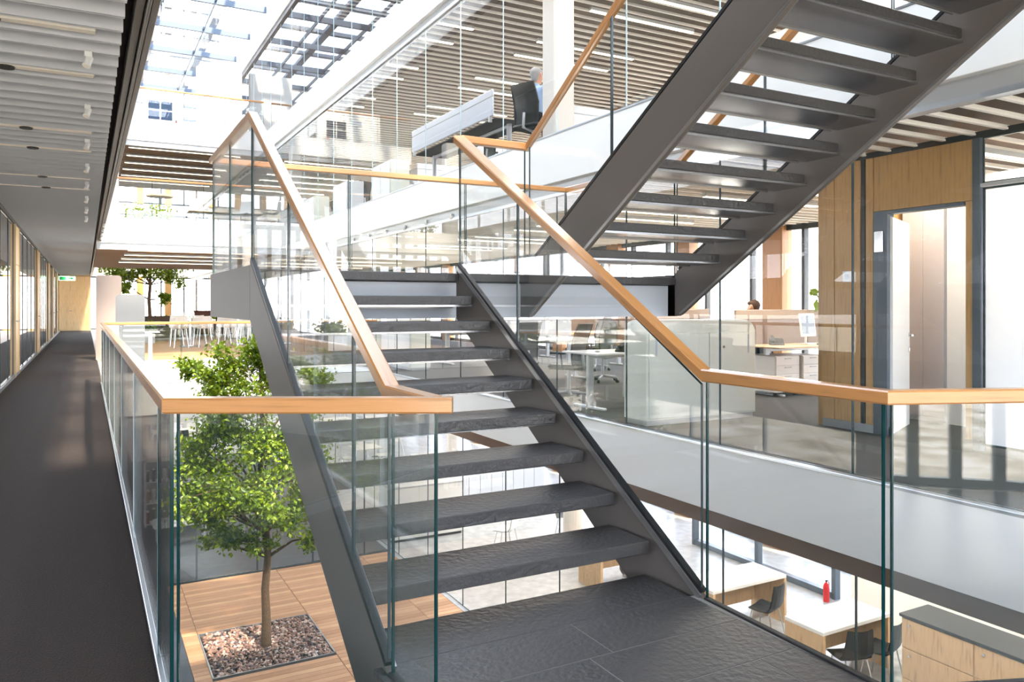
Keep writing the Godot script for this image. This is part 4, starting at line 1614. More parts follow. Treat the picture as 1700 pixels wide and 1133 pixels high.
func make_shell_chair(label: String, shell: Material, group: String, seat_h := 0.46, called := "cafe_chair") -> Node3D:
	var t := thing(called, label, "chair", Vector3.ZERO, 0.0, group)
	var s := st()
	# one bent shell: seat running up into the back (drawn from a profile)
	var prof := [Vector2(-0.21, seat_h - 0.02), Vector2(-0.17, seat_h + 0.005), Vector2(0.0, seat_h - 0.01), Vector2(0.14, seat_h), Vector2(0.19, seat_h + 0.06), Vector2(0.215, seat_h + 0.2), Vector2(0.235, seat_h + 0.38)]
	for i in prof.size() - 1:
		for j in 4:
			for side in [0.0, -0.014]:
				var q := []
				for ij in [[i, j], [i, j + 1], [i + 1, j + 1], [i + 1, j]]:
					var p: Vector2 = prof[ij[0]]
					var u: float = float(ij[1]) / 4.0 - 0.5
					var w := 0.44 - 0.10 * absf(p.y - seat_h) / 0.4
					q.append(Vector3(u * w, p.y + u * u * 0.06 + side * (1.0 if i < 3 else 0.3), p.x - (u * u * 0.12 if i > 2 else 0.0) - side * (0.0 if i < 3 else 1.0)))
				quad(s, q[0], q[1], q[2], q[3], Vector3(0, 1, -0.6) if side == 0.0 else Vector3(0, -1, 0.6))
	obj("shell", s, shell, t)
	for sx in [-1, 1]:
		for sz in [-1, 1]:
			s = st()
			tube(s, [Vector3(sx * 0.15, seat_h - 0.015, sz * 0.13), Vector3(sx * 0.21, 0.0, sz * 0.21)], [0.011], 7)
			obj("leg", s, M.chrome, t)
	return t


func desk(label: String, at: Vector3, w: float, d: float, top: Material, h := 0.74, turn := 0.0) -> Node3D:
	var t := thing("desk", label, "desk", at, turn)
	var s := st()
	box(s, Vector3(0, h - 0.0125, 0), Vector3(w, 0.025, d), 0.006)
	obj("desktop", s, top, t)
	for sx in [-1, 1]:
		s = st()
		box(s, Vector3(sx * (w / 2 - 0.18), h / 2, 0), Vector3(0.09, h - 0.03, 0.06), 0.01)
		obj("leg", s, M.alu, t)
		s = st()
		box(s, Vector3(sx * (w / 2 - 0.18), 0.018, 0), Vector3(0.07, 0.035, d * 0.85), 0.01)
		obj("foot", s, M.alu, t)
	s = st()
	box(s, Vector3(0, h - 0.06, 0), Vector3(w - 0.36, 0.05, 0.04))
	obj("crossbar", s, M.alu, t)
	return t


func desk_screen(label: String, at: Vector3, w: float, h: float, turn := 0.0, m: Material = null) -> void:
	var t := thing("desk_screen", label, "desk partition", at, turn)
	var s := st()
	box(s, Vector3(0, h * 0.36, 0), Vector3(w, h * 0.72, 0.04), 0.012)
	obj("board", s, m if m else M.taupe, t)
	s = st()
	box(s, Vector3(0, h * 0.86, 0), Vector3(w, h * 0.28, 0.045), 0.012)
	obj("top_band", s, M.taupe_light if m == null else m, t)
	s = st()
	for sx in [-1, 1]:
		box(s, Vector3(sx * (w / 2 - 0.1), -0.03, 0), Vector3(0.04, 0.10, 0.05))
	obj("clamp", s, M.alu, t)


func monitor(label: String, at: Vector3, turn: float) -> void:
	var t := thing("monitor", label, "monitor", at, turn)
	var s := st()
	box(s, Vector3(0, 0.30, 0), Vector3(0.40, 0.36, 0.03), 0.008, Basis(Vector3.RIGHT, -0.12))
	obj("housing", s, M.plastic_white, t)
	s = st()
	box(s, Vector3(0, 0.305, 0.014), Vector3(0.35, 0.29, 0.008), 0.0, Basis(Vector3.RIGHT, -0.12))
	obj("screen", s, M.screen, t)
	s = st()
	tube(s, [Vector3(0, 0.0, -0.03), Vector3(0, 0.2, -0.03)], [0.02], 8)
	box(s, Vector3(0, 0.008, 0), Vector3(0.24, 0.016, 0.16), 0.005)
	obj("stand", s, M.plastic_white, t)


func pedestal(label: String, at: Vector3, w := 0.43, turn := 0.0) -> void:
	var t := thing("drawer_pedestal", label, "drawers", at, turn)
	var s := st()
	box(s, Vector3(0, 0.33, -0.012), Vector3(w, 0.54, 0.56), 0.006)
	obj("body", s, M.plastic_white, t)
	for k in 4:
		s = st()
		box(s, Vector3(0, 0.13 + 0.132 * k, 0.275), Vector3(w - 0.015, 0.124, 0.018), 0.003)
		var d := obj("drawer", s, M.white, t)
		s = st()
		box(s, Vector3(0, 0.165 + 0.132 * k, 0.288), Vector3(0.14, 0.012, 0.014), 0.003)
		obj("pull", s, M.alu, d)
	s = st()
	for sx in [-1, 1]:
		for sz in [-1, 1]:
			tube(s, [Vector3(sx * w * 0.4 - 0.01, 0.03, sz * 0.22), Vector3(sx * w * 0.4 + 0.01, 0.03, sz * 0.22)], [0.03], 8)
	obj("casters", s, M.black, t)


func desk_phone(label: String, at: Vector3, turn: float) -> void:
	var t := thing("desk_phone", label, "phone", at, turn)
	var s := st()
	prism(s, PackedVector2Array([Vector2(-0.10, 0), Vector2(0.10, 0), Vector2(0.10, 0.09), Vector2(0.06, 0.10), Vector2(-0.10, 0.02)]), 0.2)
	obj("base", s, M.black, t)
	s = st()
	box(s, Vector3(0.02, 0.095, -0.05), Vector3(0.20, 0.03, 0.05), 0.012, Basis(Vector3.BACK, 0.4))
	obj("handset", s, M.mesh_black, t)


func office_level() -> void:
	# long low sideboard behind the glazing
	var t := thing("sideboard", "long pale sideboard with rounded top corner behind the office glazing", "sideboard", Vector3(6.29, 0, -7.08))
	var s := st()
	var w := 0.83
	prism(s, PackedVector2Array([Vector2(-w, 0.06), Vector2(w, 0.06), Vector2(w, 1.05), Vector2(w - 0.04, 1.12), Vector2(w - 0.10, 1.165), Vector2(w - 0.18, 1.18), Vector2(-w + 0.12, 1.18), Vector2(-w + 0.03, 1.14), Vector2(-w, 1.05)]), 0.40)
	obj("body", s, M.cabinet, t)
	s = st()
	span(s, Vector3(-w + 0.02, 0.0, -0.18), Vector3(w - 0.02, 0.06, 0.18))
	obj("plinth", s, M.alu, t)
	for e in [[-w + 0.03, 0.08], [0.09, w - 0.03]]:
		s = st()
		span(s, Vector3(e[0], 0.08, 0.20), Vector3(e[1], 1.03, 0.216), 0.003)
		var d := obj("sliding_door", s, M.cabinet, t)
		s = st()
		var gx: float = e[0] + 0.10 if e[0] < 0 else e[1] - 0.10
		span(s, Vector3(gx - 0.012, 0.78, 0.216), Vector3(gx + 0.012, 1.0, 0.222), 0.002)
		obj("grip", s, M.panel_grey, d)
	s = st()
	lathe(s, [Vector2(0.0, 0.0), Vector2(0.016, 0.0), Vector2(0.016, 0.012), Vector2(0.0, 0.012)], Vector3.ZERO, 12)
	var lk := obj("lock", s, M.chrome, t, Vector3(0.30, 0.86, 0.216))
	lk.rotation.x = PI / 2
	# desks, chairs
	desk("white height-adjustable desk with a phone, left of the sideboard", Vector3(6.40, 0, -8.45), 1.6, 0.8, M.plastic_white)
	desk_phone("black desk phone on the white desk beside the sideboard", Vector3(6.20, 0.74, -8.25), 0.5)
	var ms := thing("computer_mouse", "pale computer mouse on the white desk left of the black phone", "mouse", Vector3(5.83, 0.74, -8.35))
	s = st()
	ellipsoid(s, Vector3(0, 0.012, 0), Vector3(0.03, 0.018, 0.05), 10, 6)
	obj("shell", s, M.plastic_white, ms)
	pedestal("white drawer pedestal under the white desk beside the sideboard", Vector3(6.85, 0, -8.6))
	var c0 := make_office_chair("black mesh office chair turned sideways, beside the white desk by the glazing", M.mesh_black, "mesh office chairs on our storey")
	c0.position = Vector3(6.10, 0, -9.45)
	c0.rotation.y = 0.5
	dup(c0, "black mesh office chair nearest the stair, seen through the stair glass", Vector3(5.90, 0, -10.55), 0.15)
	var c2 := make_office_chair("grey mesh office chair at the desk behind the white desk", M.mesh_grey, "mesh office chairs on our storey")
	c2.position = Vector3(8.0, 0, -11.3)
	c2.rotation.y = 0.1
	dup(c2, "grey mesh office chair far back by the facade windows", Vector3(9.3, 0, -13.4), 0.3)
	desk("white desk behind the two black mesh chairs", Vector3(7.3, 0, -12.2), 1.8, 0.8, M.plastic_white)
	desk_screen("grey desk screen on the white desk behind the black mesh chairs", Vector3(7.3, 0.76, -12.55), 1.7, 0.42, 0.0, M.panel_grey)
	desk("far white desk by the facade in the open office", Vector3(8.0, 0, -16.4), 1.8, 0.8, M.plastic_white)
	monitor("far white monitor on the desk by the facade", Vector3(8.0, 0.74, -16.3), 0.2)
	# brown screened desks
	desk("wood topped desk with monitor in front of the brown screen", Vector3(9.75, 0, -8.45), 1.9, 0.8, M.table_wood)
	desk_screen("brown desk screen behind the monitor", Vector3(9.75, 0.72, -8.9), 1.95, 0.56)
	monitor("white framed monitor with dark screen on the wood topped desk", Vector3(9.92, 0.74, -8.5), 0.15)
	desk_phone("black desk phone left of the monitor on the wood topped desk", Vector3(9.30, 0.74, -8.55), 0.9)
	var kb := thing("keyboard", "dark keyboard lying before the monitor on the wood topped desk", "keyboard", Vector3(10.05, 0.74, -8.2), 0.1)
	s = st()
	box(s, Vector3(0, 0.012, 0), Vector3(0.42, 0.02, 0.15), 0.005)
	obj("case", s, M.black, kb)
	s = st()
	for r in 4:
		for k in 12:
			box(s, Vector3(-0.18 + 0.033 * k, 0.026, -0.05 + 0.034 * r), Vector3(0.026, 0.01, 0.026))
	var keys := obj("keys", s, M.mesh_black, kb)
	keys.set_meta("kind", "stuff")
	pedestal("white drawer pedestal under the wood topped desk", Vector3(9.62, 0, -8.42), 0.43)
	pedestal("wide white cabinet pedestal left of the drawers under the wood topped desk", Vector3(9.12, 0, -8.45), 0.50)
	desk("wood topped desk behind the pale sideboard", Vector3(8.1, 0, -9.6), 1.6, 0.8, M.table_wood)
	desk_screen("brown desk screen seen over the pale sideboard", Vector3(8.2, 0.72, -10.0), 1.7, 0.56)
	var rows := ["second", "third", "fourth"]
	for i in 3:
		desk("wood topped desk, %s row back by the facade" % rows[i], Vector3(9.9, 0, -11.2 - 3.1 * i), 1.7, 0.8, M.table_wood)
		desk_screen("brown desk screen, %s row back by the facade" % rows[i], Vector3(9.9, 0.72, -11.62 - 3.1 * i), 1.75, 0.56)
	seated("person", "seated person with brown hair behind the brown desk screen, only the head showing", Vector3(10.10, 0.09, -9.75), 0.25, M.hair_brown, M.shirt_dark)
	dup(c0, "black mesh office chair under the brown haired person", Vector3(10.10, 0, -9.72), 0.25)
	# cabinets further along the atrium glazing
	for i in 3:
		var cb := thing("filing_cabinet", ["first", "second", "third"][i] + " low white filing cabinet along the glazing beyond the half landing", "cabinet", Vector3(6.1, 0, -16.0 - 2.2 * i))
		s = st()
		span(s, Vector3(-0.22, 0.05, -0.9), Vector3(0.22, 1.15, 0.9), 0.006)
		obj("body", s, M.cabinet, cb)
		for k in 2:
			s = st()
			span(s, Vector3(-0.235, 0.08, -0.88 + 0.89 * k), Vector3(-0.22, 1.12, -0.88 + 0.87 * (k + 1)), 0.003)
			obj("door", s, M.plastic_white, cb)
		s = st()
		span(s, Vector3(-0.2, 0.0, -0.88), Vector3(0.2, 0.05, 0.88))
		obj("plinth", s, M.alu, cb)
	var pl := thing("potted_plant", "small potted plant with long leaves on the brown screened desk row", "plant", Vector3(10.55, 0.74, -8.6))
	s = st()
	lathe(s, [Vector2(0.0, 0.0), Vector2(0.06, 0.0), Vector2(0.085, 0.15), Vector2(0.075, 0.15), Vector2(0.07, 0.13), Vector2(0.0, 0.13)], Vector3.ZERO, 14)
	obj("pot", s, M.plastic_white, pl)
	s = st()
	tube(s, [Vector3(0, 0.12, 0), Vector3(0.02, 0.5, 0.01), Vector3(-0.02, 0.8, 0)], [0.012, 0.009, 0.004], 6)
	obj("stem", s, M.bark, pl)
	inst("foliage", leaf_cloud([[Vector3(-0.02, 0.78, 0), 0.2]], 40, 0.17, rng), pl, Transform3D.IDENTITY, M.leaf_2).set_meta("kind", "stuff")


# ============================== people ==================================
func cap_d(p: Vector3, a: Vector3, b: Vector3, ra: float, rb: float) -> float:
	var ab := b - a
	var t := clampf((p - a).dot(ab) / maxf(ab.length_squared(), 1e-8), 0.0, 1.0)
	return p.distance_to(a + ab * t) - lerpf(ra, rb, t)


# surface nets over a smooth union of tapered capsules
func blob_mesh(s: SurfaceTool, bones: Array, cell: float, k: float) -> void:
	var lo := Vector3.ONE * 1e9
	var hi := -lo
	for b in bones:
		for e in [0, 1]:
			var r: Vector3 = Vector3.ONE * (b[2 + e] + cell * 3.0 + k)
			lo = lo.min(b[e] - r)
			hi = hi.max(b[e] + r)
	var n := Vector3i(((hi - lo) / cell).ceil()) + Vector3i.ONE
	var f := PackedFloat32Array()
	f.resize(n.x * n.y * n.z)
	f.fill(1.0)
	var sx := n.y * n.z
	for b in bones:
		var r: Vector3 = Vector3.ONE * (maxf(b[2], b[3]) + cell * 2.0 + k)
		var l0: Vector3i = Vector3i((((b[0] as Vector3).min(b[1]) - r - lo) / cell).floor()).clamp(Vector3i.ZERO, n - Vector3i.ONE)
		var l1: Vector3i = Vector3i((((b[0] as Vector3).max(b[1]) + r - lo) / cell).ceil()).clamp(Vector3i.ZERO, n - Vector3i.ONE)
		for x in range(l0.x, l1.x + 1):
			for y in range(l0.y, l1.y + 1):
				for z in range(l0.z, l1.z + 1):
					var d := cap_d(lo + Vector3(x, y, z) * cell, b[0], b[1], b[2], b[3])
					var i := x * sx + y * n.z + z
					var e := f[i]
					var h := maxf(k - absf(d - e), 0.0) / k
					f[i] = minf(d, e) - h * h * k * 0.25
	var vid := {}
	var pos := PackedVector3Array()
	var off := [Vector3i(0, 0, 0), Vector3i(1, 0, 0), Vector3i(0, 1, 0), Vector3i(1, 1, 0), Vector3i(0, 0, 1), Vector3i(1, 0, 1), Vector3i(0, 1, 1), Vector3i(1, 1, 1)]
	var edges := [[0, 1], [2, 3], [4, 5], [6, 7], [0, 2], [1, 3], [4, 6], [5, 7], [0, 4], [1, 5], [2, 6], [3, 7]]
	for x in n.x - 1:
		for y in n.y - 1:
			for z in n.z - 1:
				var i := x * sx + y * n.z + z
				var g := [f[i], f[i + sx], f[i + n.z], f[i + sx + n.z], f[i + 1], f[i + sx + 1], f[i + n.z + 1], f[i + sx + n.z + 1]]
				var neg := 0
				for q in g:
					if q < 0.0: neg += 1
				if neg == 0 or neg == 8: continue
				var sum := Vector3.ZERO
				var c := 0
				for e in edges:
					if (g[e[0]] < 0.0) != (g[e[1]] < 0.0):
						var t: float = g[e[0]] / (g[e[0]] - g[e[1]])
						sum += Vector3(off[e[0]]).lerp(Vector3(off[e[1]]), t)
						c += 1
				vid[i] = pos.size()
				pos.append(lo + (Vector3(x, y, z) + sum / c) * cell)
	var nor := PackedVector3Array()
	nor.resize(pos.size())
	var tris := []
	for i in vid.keys():
		var z: int = i % n.z
		var y: int = (i / n.z) % n.y
		var x: int = i / sx
		for ax in 3:
			var st_: int = [sx, n.z, 1][ax]
			var b1: int = [n.z, 1, sx][ax]
			var b2: int = [1, sx, n.z][ax]
			if [y, z, x][ax] == 0 or [z, x, y][ax] == 0: continue
			if (f[i] < 0.0) == (f[i + st_] < 0.0): continue
			if not (vid.has(i - b1) and vid.has(i - b2) and vid.has(i - b1 - b2)): continue
			var q := [vid[i], vid[i - b1], vid[i - b1 - b2], vid[i - b2]]
			if f[i] < 0.0: q.reverse()
			for o in [[0, 1, 2], [0, 2, 3]]:
				var nn := (pos[q[o[2]]] - pos[q[o[0]]]).cross(pos[q[o[1]]] - pos[q[o[0]]])
				for v in o: nor[q[v]] += nn
				tris.append([q[o[0]], q[o[1]], q[o[2]]])
	for t in tris:
		for v in t:
			vert(s, pos[v], nor[v].normalized())


func seated(called: String, label: String, at: Vector3, turn: float, hair: Material, top: Material) -> void:
	var t := thing(called, label, "person", at, turn)
	# facing -z, hips at chair height, forearms forward on the desk
	var hip := Vector3(0, 0.56, 0.03)
	var chest := Vector3(0, 0.88, 0.0)
	var neck := Vector3(0, 1.06, -0.01)
	var head := Vector3(0, 1.22, -0.045)
	var body := [[neck, head + Vector3(0, -0.07, 0.01), 0.052, 0.055], [head + Vector3(0, 0.03, 0.02), head + Vector3(0, -0.02, -0.02), 0.085, 0.08], [head + Vector3(0, -0.07, -0.035), head + Vector3(0, -0.085, -0.045), 0.05, 0.04], [head + Vector3(0, -0.02, -0.10), head + Vector3(0, -0.035, -0.112), 0.012, 0.016], [chest, neck, 0.09, 0.055], [hip, chest, 0.10, 0.10]]
	var shirt := [[hip + Vector3(-0.06, 0, 0), chest + Vector3(-0.07, 0, 0), 0.115, 0.125], [hip + Vector3(0.06, 0, 0), chest + Vector3(0.07, 0, 0), 0.115, 0.125], [chest + Vector3(-0.10, 0.08, 0), chest + Vector3(0.10, 0.08, 0), 0.09, 0.09], [neck + Vector3(0, -0.05, 0), neck + Vector3(0, 0.0, 0), 0.085, 0.066]]
	var pants := [[hip + Vector3(-0.08, -0.01, 0.02), hip + Vector3(0.08, -0.01, 0.02), 0.125, 0.125]]
	for sx in [-1.0, 1.0]:
		var sh := Vector3(sx * 0.19, 0.985, 0.0)
		var el := Vector3(sx * 0.25, 0.74, -0.10)
		var wr := Vector3(sx * 0.17, 0.775, -0.33)
		shirt.append([sh, el, 0.062, 0.052])
		shirt.append([el, wr.lerp(el, 0.12), 0.05, 0.04])
		body.append([sh, el, 0.045, 0.04])
		body.append([el, wr, 0.04, 0.027])
		body.append([wr, wr + Vector3(-sx * 0.01, 0.0, -0.07), 0.03, 0.032])
		for k in 4:
			var o := Vector3(sx * (0.026 - 0.017 * k), 0.0, -0.075)
			var l: float = [0.05, 0.065, 0.07, 0.055][k]
			body.append([wr + o, wr + o + Vector3(0, -0.006, -l * 0.6), 0.0095, 0.009])
			body.append([wr + o + Vector3(0, -0.006, -l * 0.6), wr + o + Vector3(0, -0.025, -l), 0.009, 0.008])
		body.append([wr + Vector3(-sx * 0.025, 0, -0.03), wr + Vector3(-sx * 0.055, -0.01, -0.07), 0.011, 0.009])
		body.append([head + Vector3(sx * 0.083, -0.01, 0.01), head + Vector3(sx * 0.09, 0.02, 0.015), 0.016, 0.018])
		var kn := Vector3(sx * 0.12, 0.53, -0.42)
		var an := Vector3(sx * 0.12, 0.10, -0.40)
		pants.append([hip + Vector3(sx * 0.09, -0.02, 0), kn, 0.098, 0.072])
		pants.append([kn, an, 0.068, 0.05])
		body.append([kn, an, 0.05, 0.04])
		body.append([hip, kn, 0.06, 0.05])
		body.append([an, an + Vector3(0, -0.055, -0.14), 0.045, 0.038])
	var s := st()
	blob_mesh(s, body, 0.013, 0.02)
	obj("body", s, M.skin, t)
	s = st()
	blob_mesh(s, shirt, 0.018, 0.05)
	obj("shirt", s, top, t)
	s = st()
	blob_mesh(s, pants, 0.018, 0.04)
	obj("trousers", s, M.trousers, t)
	s = st()
	blob_mesh(s, [[head + Vector3(0, 0.055, 0.02), head + Vector3(0, 0.05, 0.03), 0.082, 0.085], [head + Vector3(0, 0.03, 0.05), head + Vector3(0, -0.05, 0.06), 0.075, 0.05], [head + Vector3(-0.04, 0.075, -0.05), head + Vector3(0.04, 0.075, -0.05), 0.035, 0.035]], 0.012, 0.03)
	obj("hair", s, hair, t)
	for sx in [-1.0, 1.0]:
		s = st()
		var an := Vector3(sx * 0.12, 0.10, -0.40)
		blob_mesh(s, [[an + Vector3(0, -0.03, 0.03), an + Vector3(0, -0.055, -0.17), 0.05, 0.04]], 0.014, 0.02)
		obj("shoe", s, M.black, t)
		s = st()
		ellipsoid(s, head + Vector3(sx * 0.033, 0.0, -0.092), Vector3(0.011, 0.008, 0.008), 8, 6)
		obj("eye", s, M.black, t)


func upper_offices() -> void:
	var y := STOREY
	# concrete columns
	for d in [[Vector3(5.95, y, -9.5), "pale concrete column behind the glazing of the upper office, beside the seated person"], [Vector3(5.95, y, -25.5), "second pale concrete column along the upper office glazing"]]:
		var c := thing("column", d[1], "column", d[0])
		var s := st()
		span(s, Vector3(-0.17, 0, -0.17), Vector3(0.17, 2.95, 0.17), 0.02)
		obj("shaft", s, M.column, c)
	seated("person", "grey haired person in a pale blue shirt seated behind the upper office glazing", Vector3(5.93, y + 0.04, -10.12), -1.2, M.hair_grey, M.shirt)
	var c0 := make_office_chair("black office chair of the grey haired person in the upper office", M.black, "office chairs in the upper office")
	c0.position = Vector3(5.90, y, -10.12)
	c0.rotation.y = -1.2
	dup(c0, "office chair in the upper office, second along the glazing", Vector3(6.65, y, -12.7), -1.6)
	dup(c0, "office chair in the upper office, third along the glazing", Vector3(6.4, y, -20.2), 0.4)
	dup(c0, "office chair in the upper office, farthest along the glazing", Vector3(6.2, y, -21.0), 2.0)
	desk("long dark desk standing lengthwise behind the upper office glazing", Vector3(5.95, y, -12.5), 3.4, 0.7, M.steel_dark, 0.74, PI / 2)
	desk_screen("long light grey screen along the dark desk in the upper office", Vector3(5.57, y + 0.76, -12.5), 3.4, 0.42, PI / 2, M.panel_grey)
	var w := ["nearest", "second", "third", "fourth"]
	for i in 4:
		desk(w[i] + " white desk along the upper office glazing", Vector3(7.9, y, -10.9 - 3.2 * i), 1.7, 0.8, M.plastic_white)
		desk_screen(w[i] + " grey desk screen along the upper office glazing", Vector3(7.9, y + 0.76, -11.3 - 3.2 * i), 1.7, 0.5, 0.0, M.panel_grey)
		var cb := thing("filing_cabinet", w[i] + " low grey filing cabinet along the upper office glazing", "cabinet", Vector3(5.65, y, -15.7 - 3.0 * i))
		var s := st()
		span(s, Vector3(-0.2, 0.05, -0.6), Vector3(0.2, 0.78, 0.6), 0.006)
		obj("body", s, M.panel_grey if i % 2 else M.cabinet, cb)
		for k in 2:
			s = st()
			span(s, Vector3(-0.215, 0.07, -0.58 + 0.59 * k), Vector3(-0.2, 0.76, -0.58 + 0.57 * (k + 1)), 0.003)
			obj("door", s, M.plastic_white, cb)
		s = st()
		span(s, Vector3(-0.18, 0, -0.58), Vector3(0.18, 0.05, 0.58))
		obj("plinth", s, M.alu, cb)
	# inner partitions of the upper offices
	var p := struct("wall_right", "grey inner partition wall deep in the upper office", "wall")
	var s := st()
	for i in 5:
		s = st()
		span(s, Vector3(10.4, y, -4.0 - 1.5 * i), Vector3(10.48, y + 2.5, -2.52 - 1.5 * i), 0.004)
		obj("panel", s, M.panel_grey, p)
	for i in 6:
		s = st()
		span(s, Vector3(9.9, y, -24.0 - 1.5 * i), Vector3(9.98, y + 2.5, -22.52 - 1.5 * i), 0.004)
		obj("panel", s, M.white, p)


func extinguisher(label: String, at: Vector3, big := 1.0) -> void:
	var t := thing("fire_extinguisher", label, "fire extinguisher", at)
	t.scale = Vector3.ONE * big
	var s := st()
	lathe(s, [Vector2(0.0, 0.0), Vector2(0.075, 0.0), Vector2(0.08, 0.02), Vector2(0.08, 0.40), Vector2(0.06, 0.47), Vector2(0.025, 0.50), Vector2(0.025, 0.53), Vector2(0.0, 0.53)], Vector3.ZERO, 18)
	obj("cylinder", s, M.red, t)
	s = st()
	box(s, Vector3(0, 0.55, 0.0), Vector3(0.04, 0.04, 0.05), 0.006)
	box(s, Vector3(0.0, 0.58, 0.05), Vector3(0.025, 0.012, 0.11), 0.004, Basis(Vector3.RIGHT, -0.3))
	obj("valve", s, M.black, t)
	s = st()
	tube(s, [Vector3(0.02, 0.54, 0), Vector3(0.10, 0.50, 0), Vector3(0.11, 0.3, 0), Vector3(0.10, 0.1, 0.0)], [0.011, 0.011, 0.011, 0.016], 7)
	obj("hose", s, M.black, t)


func panel_table(label: String, at: Vector3, w: float, d: float, h: float) -> void:
	var t := thing("table", label, "table", at, 0.0, "white tables with wood panel ends on the ground floor")
	var s := st()
	box(s, Vector3(0, h - 0.025, 0), Vector3(w, 0.05, d), 0.004)
	obj("tabletop", s, M.plastic_white, t)
	for sx in [-1, 1]:
		s = st()
		box(s, Vector3(sx * (w / 2 - 0.025), (h - 0.05) / 2, 0), Vector3(0.05, h - 0.052, d), 0.003)
		obj("end_panel", s, M.table_wood, t)
	s = st()
	box(s, Vector3(0, 0.42, -d * 0.42), Vector3(w - 0.1, 0.5, 0.02))
	obj("modesty_panel", s, M.table_wood, t)


func lower_offices() -> void:
	var y := -STOREY
	panel_table("white ground floor table farther from the viewer, beside the low window", Vector3(8.72, y, -8.85), 1.5, 0.68, 0.74)
	panel_table("white ground floor table nearer the viewer, wood panel ends", Vector3(8.85, y, -7.08), 1.32, 0.62, 0.74)
	var c := make_shell_chair("black shell chair tucked at the front of the farther white table", M.black, "black shell chairs at the white tables", 0.46, "shell_chair")
	c.position = Vector3(8.75, y, -8.25)
	c.rotation.y = 0.3
	dup(c, "black shell chair at the right front of the nearer white table", Vector3(9.02, y, -6.55), 0.25)
	dup(c, "black shell chair at the left front of the nearer white table", Vector3(8.50, y, -6.62), -0.3)
	dup(c, "black shell chair behind the farther white table", Vector3(8.0, y, -10.4), 2.7)
	panel_table("third white ground floor table beyond the other two", Vector3(8.4, y, -11.2), 1.5, 0.68, 0.74)
	extinguisher("red fire extinguisher standing on the ground floor by the low window", Vector3(10.72, y, -8.8), 0.62)
	# inner window wall of that room
	window_wall("low framed window beside the red extinguisher on the ground floor", Vector3(10.95, y, -12.2), Vector3(10.95, y, -8.8), 2.4, 1.7, 0.08, 0.12, M.mullion)
	var w := struct("wall_right", "white wall behind the ground floor cabinets", "wall")
	var s := st()
	span(s, Vector3(10.3, y, -8.0), Vector3(10.4, -0.7, 0.5))
	obj("board", s, M.white, w)
	# wooden cabinets below our feet on the right
	var k := thing("sideboard", "pale wood sideboard with dark top on the ground floor at the lower right", "sideboard", Vector3(8.85, y, -5.1))
	s = st()
	span(s, Vector3(-0.25, 0.06, -0.87), Vector3(0.25, 1.16, 0.87), 0.004)
	obj("body", s, M.table_wood, k)
	s = st()
	span(s, Vector3(-0.28, 1.16, -0.89), Vector3(0.28, 1.195, 0.89), 0.004)
	obj("worktop", s, M.steel_dark, k)
	for i in 2:
		for r in 3:
			s = st()
			span(s, Vector3(-0.268, 0.08 + 0.36 * r, -0.86 + 0.875 * i), Vector3(-0.25, 0.43 + 0.36 * r, -0.86 + 0.865 * (i + 1) - 0.01 * (1 - i)), 0.003)
			var d := obj("drawer", s, M.table_wood, k)
			s = st()
			tube(s, [Vector3(-0.268, 0.36 + 0.36 * r, -0.76 + 0.875 * i), Vector3(-0.285, 0.36 + 0.36 * r, -0.76 + 0.875 * i)], [0.016], 10)
			obj("lock", s, M.chrome, d)
	k = thing("wardrobe", "orange wood cupboard next to the pale sideboard on the ground floor", "cupboard", Vector3(8.88, y, -3.75))
	s = st()
	span(s, Vector3(-0.25, 0.05, -0.46), Vector3(0.25, 1.17, 0.46), 0.004)
	obj("body", s, M.wood_orange, k)
	for i in 2:
		s = st()
		span(s, Vector3(-0.268, 0.07, -0.45 + 0.455 * i), Vector3(-0.25, 1.15, -0.45 + 0.445 * (i + 1)), 0.003)
		obj("door", s, M.wood_orange, k)


